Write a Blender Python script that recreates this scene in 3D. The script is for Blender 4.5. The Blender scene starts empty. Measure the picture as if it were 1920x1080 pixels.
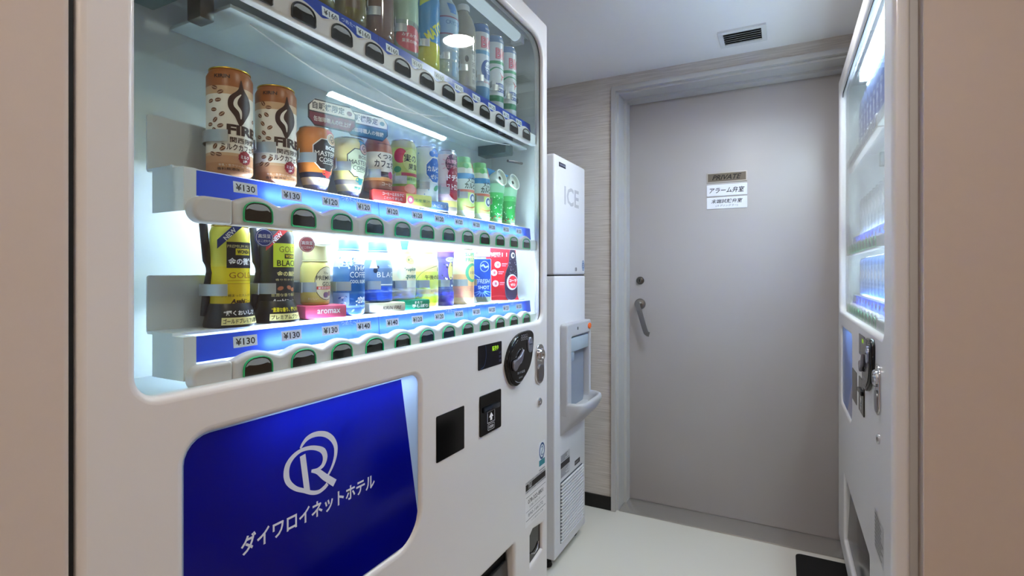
import bpy, bmesh, math, random
from mathutils import Vector, Matrix
from mathutils.geometry import tessellate_polygon

random.seed(7)
SC = bpy.context.scene
COL = SC.collection
PI = math.pi
EYE = 1.10            # camera height
YAW = 27.6

# ------------------------------------------------------------------ camera
cam_d = bpy.data.cameras.new('camera')
cam_d.sensor_width = 36.0
cam_d.lens = 972.0 / 1920.0 * 36.0
cam_d.shift_y = -28.0 / 1920.0
cam_d.clip_start = 0.02
cam = bpy.data.objects.new('camera', cam_d)
cam.location = (0, 0, EYE)
cam.rotation_euler = (PI / 2, 0, math.radians(YAW))
COL.objects.link(cam)
SC.camera = cam

# ------------------------------------------------------------------ world and exposure
world = bpy.data.worlds.new('world')
SC.world = world
world.use_nodes = True
bg = world.node_tree.nodes['Background']
bg.inputs[0].default_value = (0.9, 0.85, 0.8, 1)
bg.inputs[1].default_value = 0.05
SC.view_settings.view_transform = 'Standard'
SC.view_settings.look = 'None'
SC.view_settings.gamma = 1.0
SC.view_settings.use_curve_mapping = False
SC.view_settings.exposure = 0.9

# strengths of the lamps, the added entrance lamp included
L_DOWN = 118.0         # neutral downlight over the aisle; scales the added entrance lamp too
L_WARM = 145.0         # warm downlights of the lobby side
L_TUBE_LEFT = (0.35, 42.0, 33.0)    # top, middle, bottom tubes of the left machine
L_SIGN = 18.0          # tube behind each backlit sign
L_TUBE_RIGHT = (70.0, 80.0, 80.0)

# ------------------------------------------------------------------ materials
def lin(c):
    c = c / 255.0
    return c / 12.92 if c <= 0.04045 else ((c + 0.055) / 1.055) ** 2.4

def rgb(r, g, b):
    return (lin(r), lin(g), lin(b), 1)

MATS = {}

def M(name, col=(200, 200, 200), rough=0.5, metal=0.0, spec=0.5, coat=0.0, emit=0.0, emit_col=None,
      noise=0.04, scale=30.0, bump=0.0, trans=0.0, ior=1.45, stretch=(1, 1, 1), alpha=1.0):
    if name in MATS:
        return MATS[name]
    m = bpy.data.materials.new(name)
    m.use_nodes = True
    nt = m.node_tree
    b = nt.nodes['Principled BSDF']
    c = rgb(*col)
    b.inputs['Base Color'].default_value = c
    b.inputs['Roughness'].default_value = rough
    b.inputs['Metallic'].default_value = metal
    b.inputs['Specular IOR Level'].default_value = spec
    b.inputs['Coat Weight'].default_value = coat
    b.inputs['Coat Roughness'].default_value = 0.03
    b.inputs['Transmission Weight'].default_value = trans
    b.inputs['IOR'].default_value = ior
    b.inputs['Alpha'].default_value = alpha
    if emit:
        b.inputs['Emission Color'].default_value = rgb(*(emit_col or col))
        b.inputs['Emission Strength'].default_value = emit
    if noise or bump:
        tc = nt.nodes.new('ShaderNodeTexCoord')
        mp = nt.nodes.new('ShaderNodeMapping')
        mp.inputs['Scale'].default_value = stretch
        nz = nt.nodes.new('ShaderNodeTexNoise')
        nz.inputs['Scale'].default_value = scale
        nz.inputs['Detail'].default_value = 4
        nt.links.new(tc.outputs['Object'], mp.inputs[0])
        nt.links.new(mp.outputs[0], nz.inputs['Vector'])
        if noise:
            mx = nt.nodes.new('ShaderNodeMix')
            mx.data_type = 'RGBA'
            mx.inputs[6].default_value = tuple(v * (1 - noise) for v in c[:3]) + (1,)
            mx.inputs[7].default_value = tuple(min(1, v * (1 + noise)) for v in c[:3]) + (1,)
            nt.links.new(nz.outputs['Fac'], mx.inputs[0])
            nt.links.new(mx.outputs[2], b.inputs['Base Color'])
        if bump:
            bp = nt.nodes.new('ShaderNodeBump')
            bp.inputs['Strength'].default_value = bump
            bp.inputs['Distance'].default_value = 0.002
            nt.links.new(nz.outputs['Fac'], bp.inputs['Height'])
            nt.links.new(bp.outputs[0], b.inputs['Normal'])
    MATS[name] = m
    return m

def ink(r, g, b, rough=0.35):
    return M('print_%d_%d_%d' % (r, g, b), (r, g, b), rough, noise=0.02, scale=200)

def pane_material(name, tint, ior=1.45):
    m = bpy.data.materials.new(name)
    m.use_nodes = True
    nt = m.node_tree
    nt.nodes.remove(nt.nodes['Principled BSDF'])
    out = nt.nodes['Material Output']
    tr = nt.nodes.new('ShaderNodeBsdfTransparent')
    tr.inputs[0].default_value = tint
    gl = nt.nodes.new('ShaderNodeBsdfGlossy')
    gl.inputs['Roughness'].default_value = 0.0
    gl.inputs['Color'].default_value = (1, 1, 1, 1)
    # Schlick reflectance, the same from either side of the pane
    f0 = ((ior - 1) / (ior + 1)) ** 2
    lw = nt.nodes.new('ShaderNodeLayerWeight')
    lw.inputs[0].default_value = 0.5
    pw = nt.nodes.new('ShaderNodeMath')
    pw.operation = 'POWER'
    pw.inputs[1].default_value = 5.0
    ma = nt.nodes.new('ShaderNodeMath')
    ma.operation = 'MULTIPLY_ADD'
    ma.inputs[1].default_value = 1 - f0
    ma.inputs[2].default_value = f0
    nt.links.new(lw.outputs['Facing'], pw.inputs[0])
    nt.links.new(pw.outputs[0], ma.inputs[0])
    mx = nt.nodes.new('ShaderNodeMixShader')
    nt.links.new(ma.outputs[0], mx.inputs[0])
    nt.links.new(tr.outputs[0], mx.inputs[1])
    nt.links.new(gl.outputs[0], mx.inputs[2])
    nt.links.new(mx.outputs[0], out.inputs[0])
    MATS[name] = m
    return m

def translucent_material(name, col, fac=0.5, rough=0.25, col2=None):
    m = bpy.data.materials.new(name)
    m.use_nodes = True
    nt = m.node_tree
    b = nt.nodes['Principled BSDF']
    b.inputs['Base Color'].default_value = rgb(*col)
    b.inputs['Roughness'].default_value = rough
    tl = nt.nodes.new('ShaderNodeBsdfTranslucent')
    tl.inputs[0].default_value = rgb(*(col2 or col))
    mx = nt.nodes.new('ShaderNodeMixShader')
    mx.inputs[0].default_value = fac
    out = nt.nodes['Material Output']
    nt.links.new(b.outputs[0], mx.inputs[1])
    nt.links.new(tl.outputs[0], mx.inputs[2])
    nt.links.new(mx.outputs[0], out.inputs[0])
    MATS[name] = m
    return m

def emission_material(name, col, strength):
    m = bpy.data.materials.new(name)
    m.use_nodes = True
    nt = m.node_tree
    nt.nodes.remove(nt.nodes['Principled BSDF'])
    e = nt.nodes.new('ShaderNodeEmission')
    e.inputs[0].default_value = col
    e.inputs[1].default_value = strength
    nt.links.new(e.outputs[0], nt.nodes['Material Output'].inputs[0])
    MATS[name] = m
    return m

def wallpaper_material():
    m = M('wallpaper', (205, 197, 190), 0.75, noise=0.0)
    nt = m.node_tree
    b = nt.nodes['Principled BSDF']
    tc = nt.nodes.new('ShaderNodeTexCoord')
    mp = nt.nodes.new('ShaderNodeMapping')
    mp.inputs['Scale'].default_value = (4, 4, 130)
    nz = nt.nodes.new('ShaderNodeTexNoise')
    nz.inputs['Scale'].default_value = 1.6
    nz.inputs['Detail'].default_value = 5
    cr = nt.nodes.new('ShaderNodeValToRGB')
    cr.color_ramp.elements[0].position = 0.3
    cr.color_ramp.elements[0].color = rgb(190, 181, 173)
    cr.color_ramp.elements[1].position = 0.7
    cr.color_ramp.elements[1].color = rgb(220, 213, 206)
    bp = nt.nodes.new('ShaderNodeBump')
    bp.inputs['Strength'].default_value = 0.35
    bp.inputs['Distance'].default_value = 0.003
    nt.links.new(tc.outputs['Object'], mp.inputs[0])
    nt.links.new(mp.outputs[0], nz.inputs['Vector'])
    nt.links.new(nz.outputs['Fac'], cr.inputs[0])
    nt.links.new(cr.outputs[0], b.inputs['Base Color'])
    nt.links.new(nz.outputs['Fac'], bp.inputs['Height'])
    nt.links.new(bp.outputs[0], b.inputs['Normal'])
    return m

WALLPAPER = wallpaper_material()
WARMWALL = M('beige_wall_vinyl', (206, 190, 178), 0.6, noise=0.02, scale=60, bump=0.05)
CEIL = M('ceiling_paint', (242, 242, 242), 0.8, noise=0.01, scale=40, bump=0.05)
FLOOR = M('cream_floor_vinyl', (228, 223, 213), 0.22, noise=0.02, scale=3)
BLACKBASE = M('black_baseboard', (14, 13, 13), 0.5)
DOORPAINT = M('door_paint', (178, 172, 170), 0.42, noise=0.02, scale=6)
FRAMEPAINT = M('frame_paint', (190, 188, 186), 0.6, noise=0.0, spec=0.3)
STEEL = M('brushed_steel', (206, 202, 198), 0.25, metal=0.75, noise=0.1, scale=20, stretch=(1, 30, 1))
CHROME = M('chrome', (205, 205, 208), 0.14, metal=1.0, noise=0.03)
DARKCHROME = M('dark_metal', (110, 108, 106), 0.3, metal=1.0)
WHITE = M('machine_white_paint', (225, 222, 221), 0.3, noise=0.01, scale=8, coat=0.15)
INNER = M('cabinet_lining', (214, 222, 222), 0.45, noise=0.015, scale=6)
SHELFWHITE = M('shelf_white', (225, 228, 228), 0.4, noise=0.01)
RAIL = M('rail_plastic', (214, 205, 203), 0.35, noise=0.01)
BLACK = M('black_gloss', (7, 7, 8), 0.12, noise=0)
BLACKMATT = M('black_matt', (10, 10, 11), 0.6, noise=0)
NAVYBLACK = M('display_black', (8, 9, 22), 0.1, noise=0.1)
GREENRIM = M('button_green_rim', (20, 185, 115), 0.3)
DARKRIM = M('button_dark_rim', (25, 26, 30), 0.25)
BTN_GLINT = M('button_glint', (170, 172, 176), 0.2)
ICEWHITE = M('ice_machine_white', (226, 226, 230), 0.32, noise=0.01, coat=0.1)
ICEGREY = M('ice_dispenser_grey', (186, 186, 190), 0.4, noise=0.01)
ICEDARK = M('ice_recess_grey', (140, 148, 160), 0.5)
DARKGREY = M('dark_grey_plastic', (70, 70, 74), 0.4)
ORANGE = M('orange_button', (240, 105, 25), 0.3)
GASKET_GAPSHADE = M('gasket_and_gap_shade', (18, 20, 22), 0.6)
TEALMETAL = M('bracket_teal', (70, 96, 100), 0.4, metal=0.4)
GLASS = pane_material('window_glass_pane', (0.93, 0.965, 0.955, 1))
CLEAR = pane_material('clear_plastic', (0.90, 0.95, 0.94, 1), 1.35)
STRIP = translucent_material('price_strip_blue', (34, 84, 205), 0.5, col2=(120, 146, 226))
SIGNBLUE = translucent_material('sign_blue_film', (8, 10, 108), 0.45, 0.1, col2=(30, 52, 228))
SIGNBACK = translucent_material('sign_backing', (200, 216, 236), 0.5, 0.12)
SILVERINK = M('silver_print', (222, 230, 248), 0.3)
CLIP = M('clip_steel', (180, 188, 192), 0.28, metal=0.65, noise=0.05)
GOLDRIM = M('gold_can_lid', (214, 178, 70), 0.25, metal=0.9)
SILVERLID = M('silver_can_lid', (200, 204, 208), 0.25, metal=0.9)
INKBLACK = ink(22, 18, 18)
INKWHITE = ink(240, 240, 240)

# ------------------------------------------------------------------ mesh helpers
def box(x0, x1, y0, y1, z0, z1):
    v = [(x0, y0, z0), (x1, y0, z0), (x1, y1, z0), (x0, y1, z0), (x0, y0, z1), (x1, y0, z1), (x1, y1, z1), (x0, y1, z1)]
    f = [(0, 3, 2, 1), (4, 5, 6, 7), (0, 1, 5, 4), (1, 2, 6, 5), (2, 3, 7, 6), (3, 0, 4, 7)]
    return v, f

def bev_box(x0, x1, y0, y1, z0, z1, r=0.005, seg=3):
    bm = bmesh.new()
    vs = [bm.verts.new(p) for p in box(x0, x1, y0, y1, z0, z1)[0]]
    for f in box(0, 1, 0, 1, 0, 1)[1]:
        bm.faces.new([vs[i] for i in f])
    bmesh.ops.bevel(bm, geom=bm.edges[:], offset=r, segments=seg, affect='EDGES', profile=0.5)
    return from_bm(bm)

def from_bm(bm):
    bm.verts.index_update()
    v = [tuple(x.co) for x in bm.verts]
    f = [tuple(x.index for x in p.verts) for p in bm.faces]
    bm.free()
    return v, f

def prism(loop, z0, z1):
    """vertical prism from a plan polygon (counter-clockwise)"""
    n = len(loop)
    v = [(x, y, z0) for x, y in loop] + [(x, y, z1) for x, y in loop]
    f = [tuple(reversed(range(n))), tuple(range(n, 2 * n))]
    f += [(i, (i + 1) % n, n + (i + 1) % n, n + i) for i in range(n)]
    return v, f

def lathe(prof, seg=36, ring=False):
    v, f, n = [], [], len(prof)
    for r, z in prof:
        for k in range(seg):
            a = 2 * PI * k / seg
            v.append((r * math.sin(a), -r * math.cos(a), z))
    for i in range(n - 1):
        for k in range(seg):
            k2 = (k + 1) % seg
            f.append((i * seg + k, i * seg + k2, (i + 1) * seg + k2, (i + 1) * seg + k))
    if ring:
        f += [((n - 1) * seg + k, (n - 1) * seg + (k + 1) % seg, (k + 1) % seg, k) for k in range(seg)]
        return v, f
    if prof[0][0] > 1e-6:
        f.append(tuple(reversed(range(seg))))
    if prof[-1][0] > 1e-6:
        f.append(tuple(range((n - 1) * seg, n * seg)))
    return v, f

def tube(pts, r, seg=10):
    pts = [Vector(p) for p in pts]
    v, f = [], []
    up0 = Vector((0, 0, 1))
    for i, p in enumerate(pts):
        t = (pts[min(i + 1, len(pts) - 1)] - pts[max(i - 1, 0)]).normalized()
        s = t.cross(up0)
        if s.length < 1e-3:
            s = t.cross(Vector((0, 1, 0)))
        s.normalize()
        u = s.cross(t)
        for k in range(seg):
            a = 2 * PI * k / seg
            v.append(tuple(p + (s * math.cos(a) + u * math.sin(a)) * r))
    for i in range(len(pts) - 1):
        for k in range(seg):
            k2 = (k + 1) % seg
            f.append((i * seg + k, i * seg + k2, (i + 1) * seg + k2, (i + 1) * seg + k))
    f.append(tuple(reversed(range(seg))))
    f.append(tuple(range((len(pts) - 1) * seg, len(pts) * seg)))
    return v, f

def plate(loops, depth, bevel=0.0, seg=2):
    """outline with holes -> slab in (x, y), front at z = 0, back at z = -depth"""
    c = bpy.data.curves.new('tmp', 'CURVE')
    c.dimensions = '2D'
    c.fill_mode = 'BOTH'
    for L in loops:
        sp = c.splines.new('POLY')
        sp.points.add(len(L) - 1)
        for p, q in zip(sp.points, L):
            p.co = (q[0], q[1], 0, 1)
        sp.use_cyclic_u = True
    c.extrude = max(depth / 2 - bevel, 1e-5)
    c.bevel_depth = bevel
    c.bevel_resolution = seg
    c.offset = -bevel
    o = bpy.data.objects.new('tmp', c)
    m = bpy.data.meshes.new_from_object(o)
    v = [(p.co.x, p.co.y, p.co.z - depth / 2) for p in m.vertices]
    f = [tuple(p.vertices) for p in m.polygons]
    bpy.data.objects.remove(o)
    bpy.data.curves.remove(c)
    bpy.data.meshes.remove(m)
    return v, f

def face(vf, d=0.0):
    """slab in (x, y) with z toward the viewer -> machine front: x, -y toward viewer, z up"""
    v, f = vf
    return [(x, -(z + d), y) for x, y, z in v], f

def move(vf, dx=0, dy=0, dz=0, s=1.0):
    return [(x * s + dx, y * s + dy, z * s + dz) for x, y, z in vf[0]], vf[1]

def xform(vf, mat):
    return [tuple(mat @ Vector(p)) for p in vf[0]], vf[1]

def rrect(x0, x1, y0, y1, r, n=6):
    rs = r if isinstance(r, (list, tuple)) else (r, r, r, r)   # bl, br, tr, tl
    out = []
    for (cx, cy, a0, rr) in ((x0 + rs[0], y0 + rs[0], PI, rs[0]), (x1 - rs[1], y0 + rs[1], 1.5 * PI, rs[1]),
                             (x1 - rs[2], y1 - rs[2], 0, rs[2]), (x0 + rs[3], y1 - rs[3], PI / 2, rs[3])):
        if rr < 1e-6:
            out.append((cx, cy))
            continue
        for k in range(n + 1):
            a = a0 + PI / 2 * k / n
            out.append((cx + rr * math.cos(a), cy + rr * math.sin(a)))
    return out

def ellipse(cx, cy, rx, ry=None, n=28):
    ry = rx if ry is None else ry
    return [(cx + rx * math.cos(2 * PI * k / n), cy + ry * math.sin(2 * PI * k / n)) for k in range(n)]

def smooth_loop(pts, n=6, closed=True):
    out, N = [], len(pts)
    rng = N if closed else N - 1
    for i in range(rng):
        if closed:
            p0, p1, p2, p3 = (pts[(i + j - 1) % N] for j in range(4))
        else:
            p0, p1, p2, p3 = pts[max(i - 1, 0)], pts[i], pts[i + 1], pts[min(i + 2, N - 1)]
        for k in range(n):
            t = k / n
            out.append(tuple(0.5 * (2 * p1[a] + (p2[a] - p0[a]) * t + (2 * p0[a] - 5 * p1[a] + 4 * p2[a] - p3[a]) * t * t
                                    + (3 * p1[a] - p0[a] - 3 * p2[a] + p3[a]) * t ** 3) for a in range(2)))
    if not closed:
        out.append(pts[-1])
    return out

class G:
    """collects geometry for ONE mesh object"""
    def __init__(self):
        self.v, self.f, self.m, self.mats = [], [], [], []
    def add(self, vf, mat):
        if mat not in self.mats:
            self.mats.append(mat)
        k, n = self.mats.index(mat), len(self.v)
        self.v += vf[0]
        for p in vf[1]:
            self.f.append(tuple(i + n for i in p))
            self.m.append(k)
        return self
    def mesh(self, name, angle=35):
        me = bpy.data.meshes.new(name)
        me.from_pydata(self.v, [], self.f)
        for m in self.mats:
            me.materials.append(m)
        me.polygons.foreach_set('material_index', self.m)
        me.polygons.foreach_set('use_smooth', [True] * len(me.polygons))
        me.update()
        me.set_sharp_from_angle(angle=math.radians(angle))
        return me
    def build(self, name, parent=None, loc=None, angle=35):
        return link(name, self.mesh(name, angle), parent, loc)

def link(name, data, parent=None, loc=None):
    o = bpy.data.objects.new(name, data)
    COL.objects.link(o)
    if parent is not None:
        o.parent = parent
    if loc is not None:
        o.location = loc
    return o

def one(name, vf, mat, parent=None, loc=None, angle=35):
    return G().add(vf, mat).build(name, parent, loc, angle)

def thing(name, label, cat, loc=(0, 0, 0), rotz=0.0, group=None):
    o = link(name, None)
    o.empty_display_size = 0.05
    o.location = loc
    o.rotation_euler = (0, 0, rotz)
    return tag(o, label, cat, group)

def tag(o, label, cat, group=None):
    o['label'] = label
    o['category'] = cat
    if group:
        o['group'] = group
    return o

def struct(o, label=None):
    o['kind'] = 'structure'
    if label:
        o['label'] = label
    return o

def copy_tree(o, parent=None):
    c = o.copy()
    COL.objects.link(c)
    c.parent = parent
    for ch in o.children:
        copy_tree(ch, c)
    return c

# ------------------------------------------------------------------ flat print (lettering, logos)
TXT = {}

def text_mesh(s, bold=0.0, shear=0.0, sp=1.0):
    key = (s, bold, shear, sp)
    if key not in TXT:
        c = bpy.data.curves.new('tmp', 'FONT')
        c.body = s
        c.offset = bold
        c.shear = shear
        c.space_character = sp
        c.resolution_u = 2
        o = bpy.data.objects.new('tmp', c)
        m = bpy.data.meshes.new_from_object(o)
        v = [(p.co.x, p.co.y) for p in m.vertices]
        f = [tuple(p.vertices) for p in m.polygons]
        bpy.data.objects.remove(o)
        bpy.data.curves.remove(c)
        bpy.data.meshes.remove(m)
        if not v:
            v, f = [(0, 0), (1, 0), (1, 1)], []
        x0, x1 = min(p[0] for p in v), max(p[0] for p in v)
        y0, y1 = min(p[1] for p in v), max(p[1] for p in v)
        TXT[key] = ([((x - (x0 + x1) / 2), (y - (y0 + y1) / 2)) for x, y in v], f, x1 - x0, y1 - y0)
    return TXT[key]

class Print:
    """layered flat print; coordinates in millimetres on the surface"""
    def __init__(self, scale=0.001):
        self.items, self.s = [], scale
    def poly(self, pts, mat):
        tri = tessellate_polygon([[Vector((x, y, 0)) for x, y in pts]])
        fs = []
        for t in tri:
            a, b, c = (pts[i] for i in t)
            cr = (b[0] - a[0]) * (c[1] - a[1]) - (b[1] - a[1]) * (c[0] - a[0])
            fs.append(tuple(t) if cr > 0 else tuple(reversed(t)))
        self.items.append((list(pts), fs, mat))
        return self
    def rect(self, x0, x1, y0, y1, mat, r=0):
        return self.poly(rrect(x0, x1, y0, y1, r) if r else [(x0, y0), (x1, y0), (x1, y1), (x0, y1)], mat)
    def oval(self, cx, cy, rx, ry, mat, rot=0.0, n=20):
        c, s = math.cos(rot), math.sin(rot)
        return self.poly([(cx + x * c - y * s, cy + x * s + y * c) for x, y in ellipse(0, 0, rx, ry, n)], mat)
    def ribbon(self, pts, w, mat, smooth=True):
        n0 = len(pts)
        ws = w if isinstance(w, (list, tuple)) else [w] * n0
        P = smooth_loop(pts, 6, False) if smooth else pts
        v, f = [], []
        for i, p in enumerate(P):
            a, b = P[max(i - 1, 0)], P[min(i + 1, len(P) - 1)]
            d = Vector((b[0] - a[0], b[1] - a[1]))
            d.normalize()
            t = i / (len(P) - 1) * (n0 - 1)
            k = min(int(t), n0 - 2)
            ww = ws[k] + (ws[k + 1] - ws[k]) * (t - k)
            v += [(p[0] - d.y * ww / 2, p[1] + d.x * ww / 2), (p[0] + d.y * ww / 2, p[1] - d.x * ww / 2)]
        for i in range(len(P) - 1):
            f.append((2 * i, 2 * i + 1, 2 * i + 3, 2 * i + 2))
        self.items.append((v, f, mat))
        return self
    def text(self, s, cx, cy, h, mat, w=None, bold=0.0, shear=0.0, rot=0.0, sp=1.0):
        v, f, W, H = text_mesh(s, bold, shear, sp)
        sy = h / H
        sx = w / W if w else sy
        c, q = math.cos(rot), math.sin(rot)
        self.items.append(([(cx + x * sx * c - y * sy * q, cy + x * sx * q + y * sy * c) for x, y in v], f, mat))
        return self
    def build(self, name, parent, fn, cut=None, lift0=0.0003, dl=0.0001):
        g = G()
        boxes = []
        for v, f, mat in self.items:
            bb = (min(p[0] for p in v), max(p[0] for p in v), min(p[1] for p in v), max(p[1] for p in v))
            lay = 0
            for ob, ol in boxes:
                if bb[0] < ob[1] and ob[0] < bb[1] and bb[2] < ob[3] and ob[2] < bb[3]:
                    lay = max(lay, ol + 1)
            boxes.append((bb, lay))
        for (v, f, mat), (bb, i) in zip(self.items, boxes):
            s = self.s
            v3 = [(x * s, y * s, 0) for x, y in v]
            if cut and f:
                bm = bmesh.new()
                vs = [bm.verts.new(p) for p in v3]
                for p in f:
                    try:
                        bm.faces.new([vs[k] for k in p])
                    except ValueError:
                        pass
                for ax in (0, 1):
                    st = cut[ax]
                    if not st:
                        continue
                    lo, hi = min(p[ax] for p in v3), max(p[ax] for p in v3)
                    k = math.floor(lo / st) + 1
                    while k * st < hi:
                        co = [0, 0, 0]
                        no = [0, 0, 0]
                        co[ax], no[ax] = k * st, 1
                        bmesh.ops.bisect_plane(bm, geom=bm.verts[:] + bm.edges[:] + bm.faces[:], plane_co=co, plane_no=no)
                        k += 1
                v3, f = from_bm(bm)
            lf = lift0 + dl * i
            g.add(([fn(x, y, lf) for x, y, z in v3], f), mat)
        return g.build(name, parent)

def on_face(d=0.0, x0=0.0, z0=0.0):
    return lambda x, y, l: (x + x0, -(d + l), y + z0)

def on_lathe(prof, rref):
    P = [(r * 0.001, z * 0.001) for r, z in prof]
    rr = rref * 0.001
    def fn(x, y, l):
        R = P[-1][0]
        for (r0, z0), (r1, z1) in zip(P, P[1:]):
            if z0 <= y <= z1 and z1 > z0:
                R = r0 + (r1 - r0) * (y - z0) / (z1 - z0)
                break
        R += l
        a = x / rr
        return (R * math.sin(a), -R * math.cos(a), y)
    return fn

# ------------------------------------------------------------------ the room
YB = 2.344            # face of the back wall
ZC = 2.01             # ceiling
floor_o = struct(one('floor', box(-1.5, 1.7, -1.7, 2.62, -0.05, 0.0), FLOOR))
ceil_o = struct(one('ceiling', box(-1.5, 1.7, -1.7, 2.62, ZC, ZC + 0.05), CEIL))
DX0, DX1, DZ = -0.7037, 0.262, 1.958
g = G()
g.add(box(-1.5, DX0, YB, 2.62, 0, ZC), WALLPAPER)
g.add(box(DX1, 1.7, YB, 2.62, 0, ZC), WALLPAPER)
g.add(box(DX0, DX1, YB, 2.62, DZ, ZC), WALLPAPER)
wall_back = struct(g.build('wall_back'), 'beige wall with horizontal streaked wallpaper around the door')
loop = [(-1.5, -1.7), (-0.608, -1.7), (-0.608, 0.2395), (-0.6088, 0.2425), (-0.6105, 0.2448), (-0.613, 0.2455), (-1.42, 0.2455), (-1.42, YB), (-1.5, YB)]
struct(one('wall_left', prism(loop, 0, ZC), WARMWALL))
loop = [(0.2335, 1.222), (0.235, 1.2205), (1.6, 1.2205), (1.6, -1.7), (1.7, -1.7), (1.7, 1.262), (0.2335, 1.262)]
struct(one('wall_right', prism(loop, 0, ZC), WARMWALL))
struct(one('wall_front', box(-0.608, 1.6, -1.75, -1.7, 0, ZC), WARMWALL))
struct(one('baseboard_back', bev_box(-1.42, DX0 - 0.001, YB - 0.008, YB - 0.0002, 0.0002, 0.062, 0.002, 2), BLACKBASE))

# the door with its frame
door = struct(link('door_1', None), 'pale grey steel door with lever handle and steel sill')
door.location = (0, 0, 0)
g = G()
steps = [(DX0, YB - 0.012), (DX0 + 0.020, YB - 0.012), (DX0 + 0.020, YB + 0.012), (DX0 + 0.030, YB + 0.012), (DX0 + 0.030, YB + 0.10), (DX0 + 0.042, YB + 0.10), (DX0 + 0.042, YB + 0.165), (DX0, YB + 0.165)]
g.add(prism(steps, 0.0005, DZ - 0.0201), FRAMEPAINT)
g.build('frame_jamb', door, angle=20)
g = G()
g.add(prism([(DX1 + DX0 - x, y) for x, y in reversed(steps)], 0.0005, DZ - 0.0201), FRAMEPAINT)
g.build('frame_jamb', door, angle=20)
v, f = prism([(y + 0.0005, x) for x, y in steps], DX0 + 0.0002, DX1 - 0.0002)
g = G()
g.add(([(z, x, DZ - (y - DX0)) for x, y, z in v], f), FRAMEPAINT)
g.build('frame_head', door, angle=20)
YD = 2.505
one('door_panel', bev_box(-0.672, DX1 - 0.03, YD, YD + 0.04, 0.004, 1.926, 0.002, 2), DOORPAINT, door)
one('sill_plate', bev_box(-0.672, DX1 - 0.03, YB + 0.006, YD - 0.001, 0.0002, 0.006, 0.002, 2), STEEL, door)
# lever handle
g = G()
g.add(xform(lathe([(0.026, 0), (0.026, 0.006), (0.022, 0.012), (0.012, 0.014), (0.011, 0.05)], 28), Matrix.Translation((-0.611, YD, 0.951)) @ Matrix.Rotation(PI / 2, 4, 'X')), STEEL)
HANDLE = M('handle_steel', (150, 148, 146), 0.3, metal=1.0, noise=0.05)
lev = one('lever_handle', (g.v, g.f), HANDLE, door)
lv = smooth_loop([(-0.611, 0.951), (-0.604, 0.925), (-0.589, 0.875), (-0.572, 0.822), (-0.556, 0.812)], 5, False)
vv, ff = [], []
for i, (x, z) in enumerate(lv):
    w = 0.011
    a, b = lv[max(0, i - 1)], lv[min(len(lv) - 1, i + 1)]
    d = Vector((b[0] - a[0], b[1] - a[1])).normalized()
    for (s, t) in ((-1, 0), (1, 0), (1, 1), (-1, 1)):
        vv.append((x - d.y * w * s, YD - 0.046 - 0.009 * t, z + d.x * w * s))
for i in range(len(lv) - 1):
    for k in range(4):
        k2 = (k + 1) % 4
        ff.append((4 * i + k, 4 * i + k2, 4 * i + 4 + k2, 4 * i + 4 + k))
ff += [(3, 2, 1, 0), tuple(range(4 * len(lv) - 4, 4 * len(lv)))]
one('lever_arm', (vv, ff), HANDLE, lev)
kl = one('lock_cylinder', xform(lathe([(0.019, 0), (0.019, 0.004), (0.016, 0.010), (0.009, 0.012), (0.009, 0.011), (0, 0.011)], 28), Matrix.Translation((-0.611, YD, 1.064)) @ Matrix.Rotation(PI / 2, 4, 'X')), DARKCHROME, door)
one('keyhole', box(-0.613, -0.609, YD - 0.0124, YD - 0.0108, 1.058, 1.070), BLACKMATT, kl)

# three plates on the door
def door_sign(name, label, z0, z1, mat, border, prints):
    t = thing(name, label, 'sign', (-0.2237, YD, (z0 + z1) / 2))
    w, h = 0.084, (z1 - z0) / 2
    g = G()
    g.add(face(plate([rrect(-w, w, -h, h, 0.002, 2)], 0.003, 0.0008), 0.0032), border or mat)
    g.build('plate', t)
    p = Print()
    if border:
        p.rect(-w * 1000 + 5, w * 1000 - 5, -h * 1000 + 5, h * 1000 - 5, mat)
    for a in prints:
        p.text(*a[0], **a[1])
    p.build('lettering', t, on_face(0.0032))
    return t

door_sign('door_sign', 'dark bronze PRIVATE nameplate with silver border on the door', 1.5078, 1.5535,
          M('bronze_plate', (112, 104, 92), 0.35, metal=0.4), M('plate_silver', (196, 192, 186), 0.3, metal=0.6),
          [(('PRIVATE', 0, 0, 22, INKBLACK), dict(w=122, bold=0.02, shear=0.35))])
door_sign('door_sign', 'white door plate with one line of black characters below the bronze nameplate', 1.4470, 1.4985,
          M('sign_white', (236, 238, 246), 0.4), None, [(('アラーム弁室', 0, 0, 26, INKBLACK), dict(w=146, bold=0.012, shear=0.2))])
door_sign('door_sign', 'lowest white door plate with small bracketed second line', 1.3898, 1.4412,
          MATS['sign_white'], None, [(('末端試験弁室', 0, 8, 19, INKBLACK), dict(w=130, bold=0.012, shear=0.2)),
                                     (('(スプリンクラー)', 0, -13, 11, INKBLACK), dict(w=92, shear=0.2))])

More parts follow.
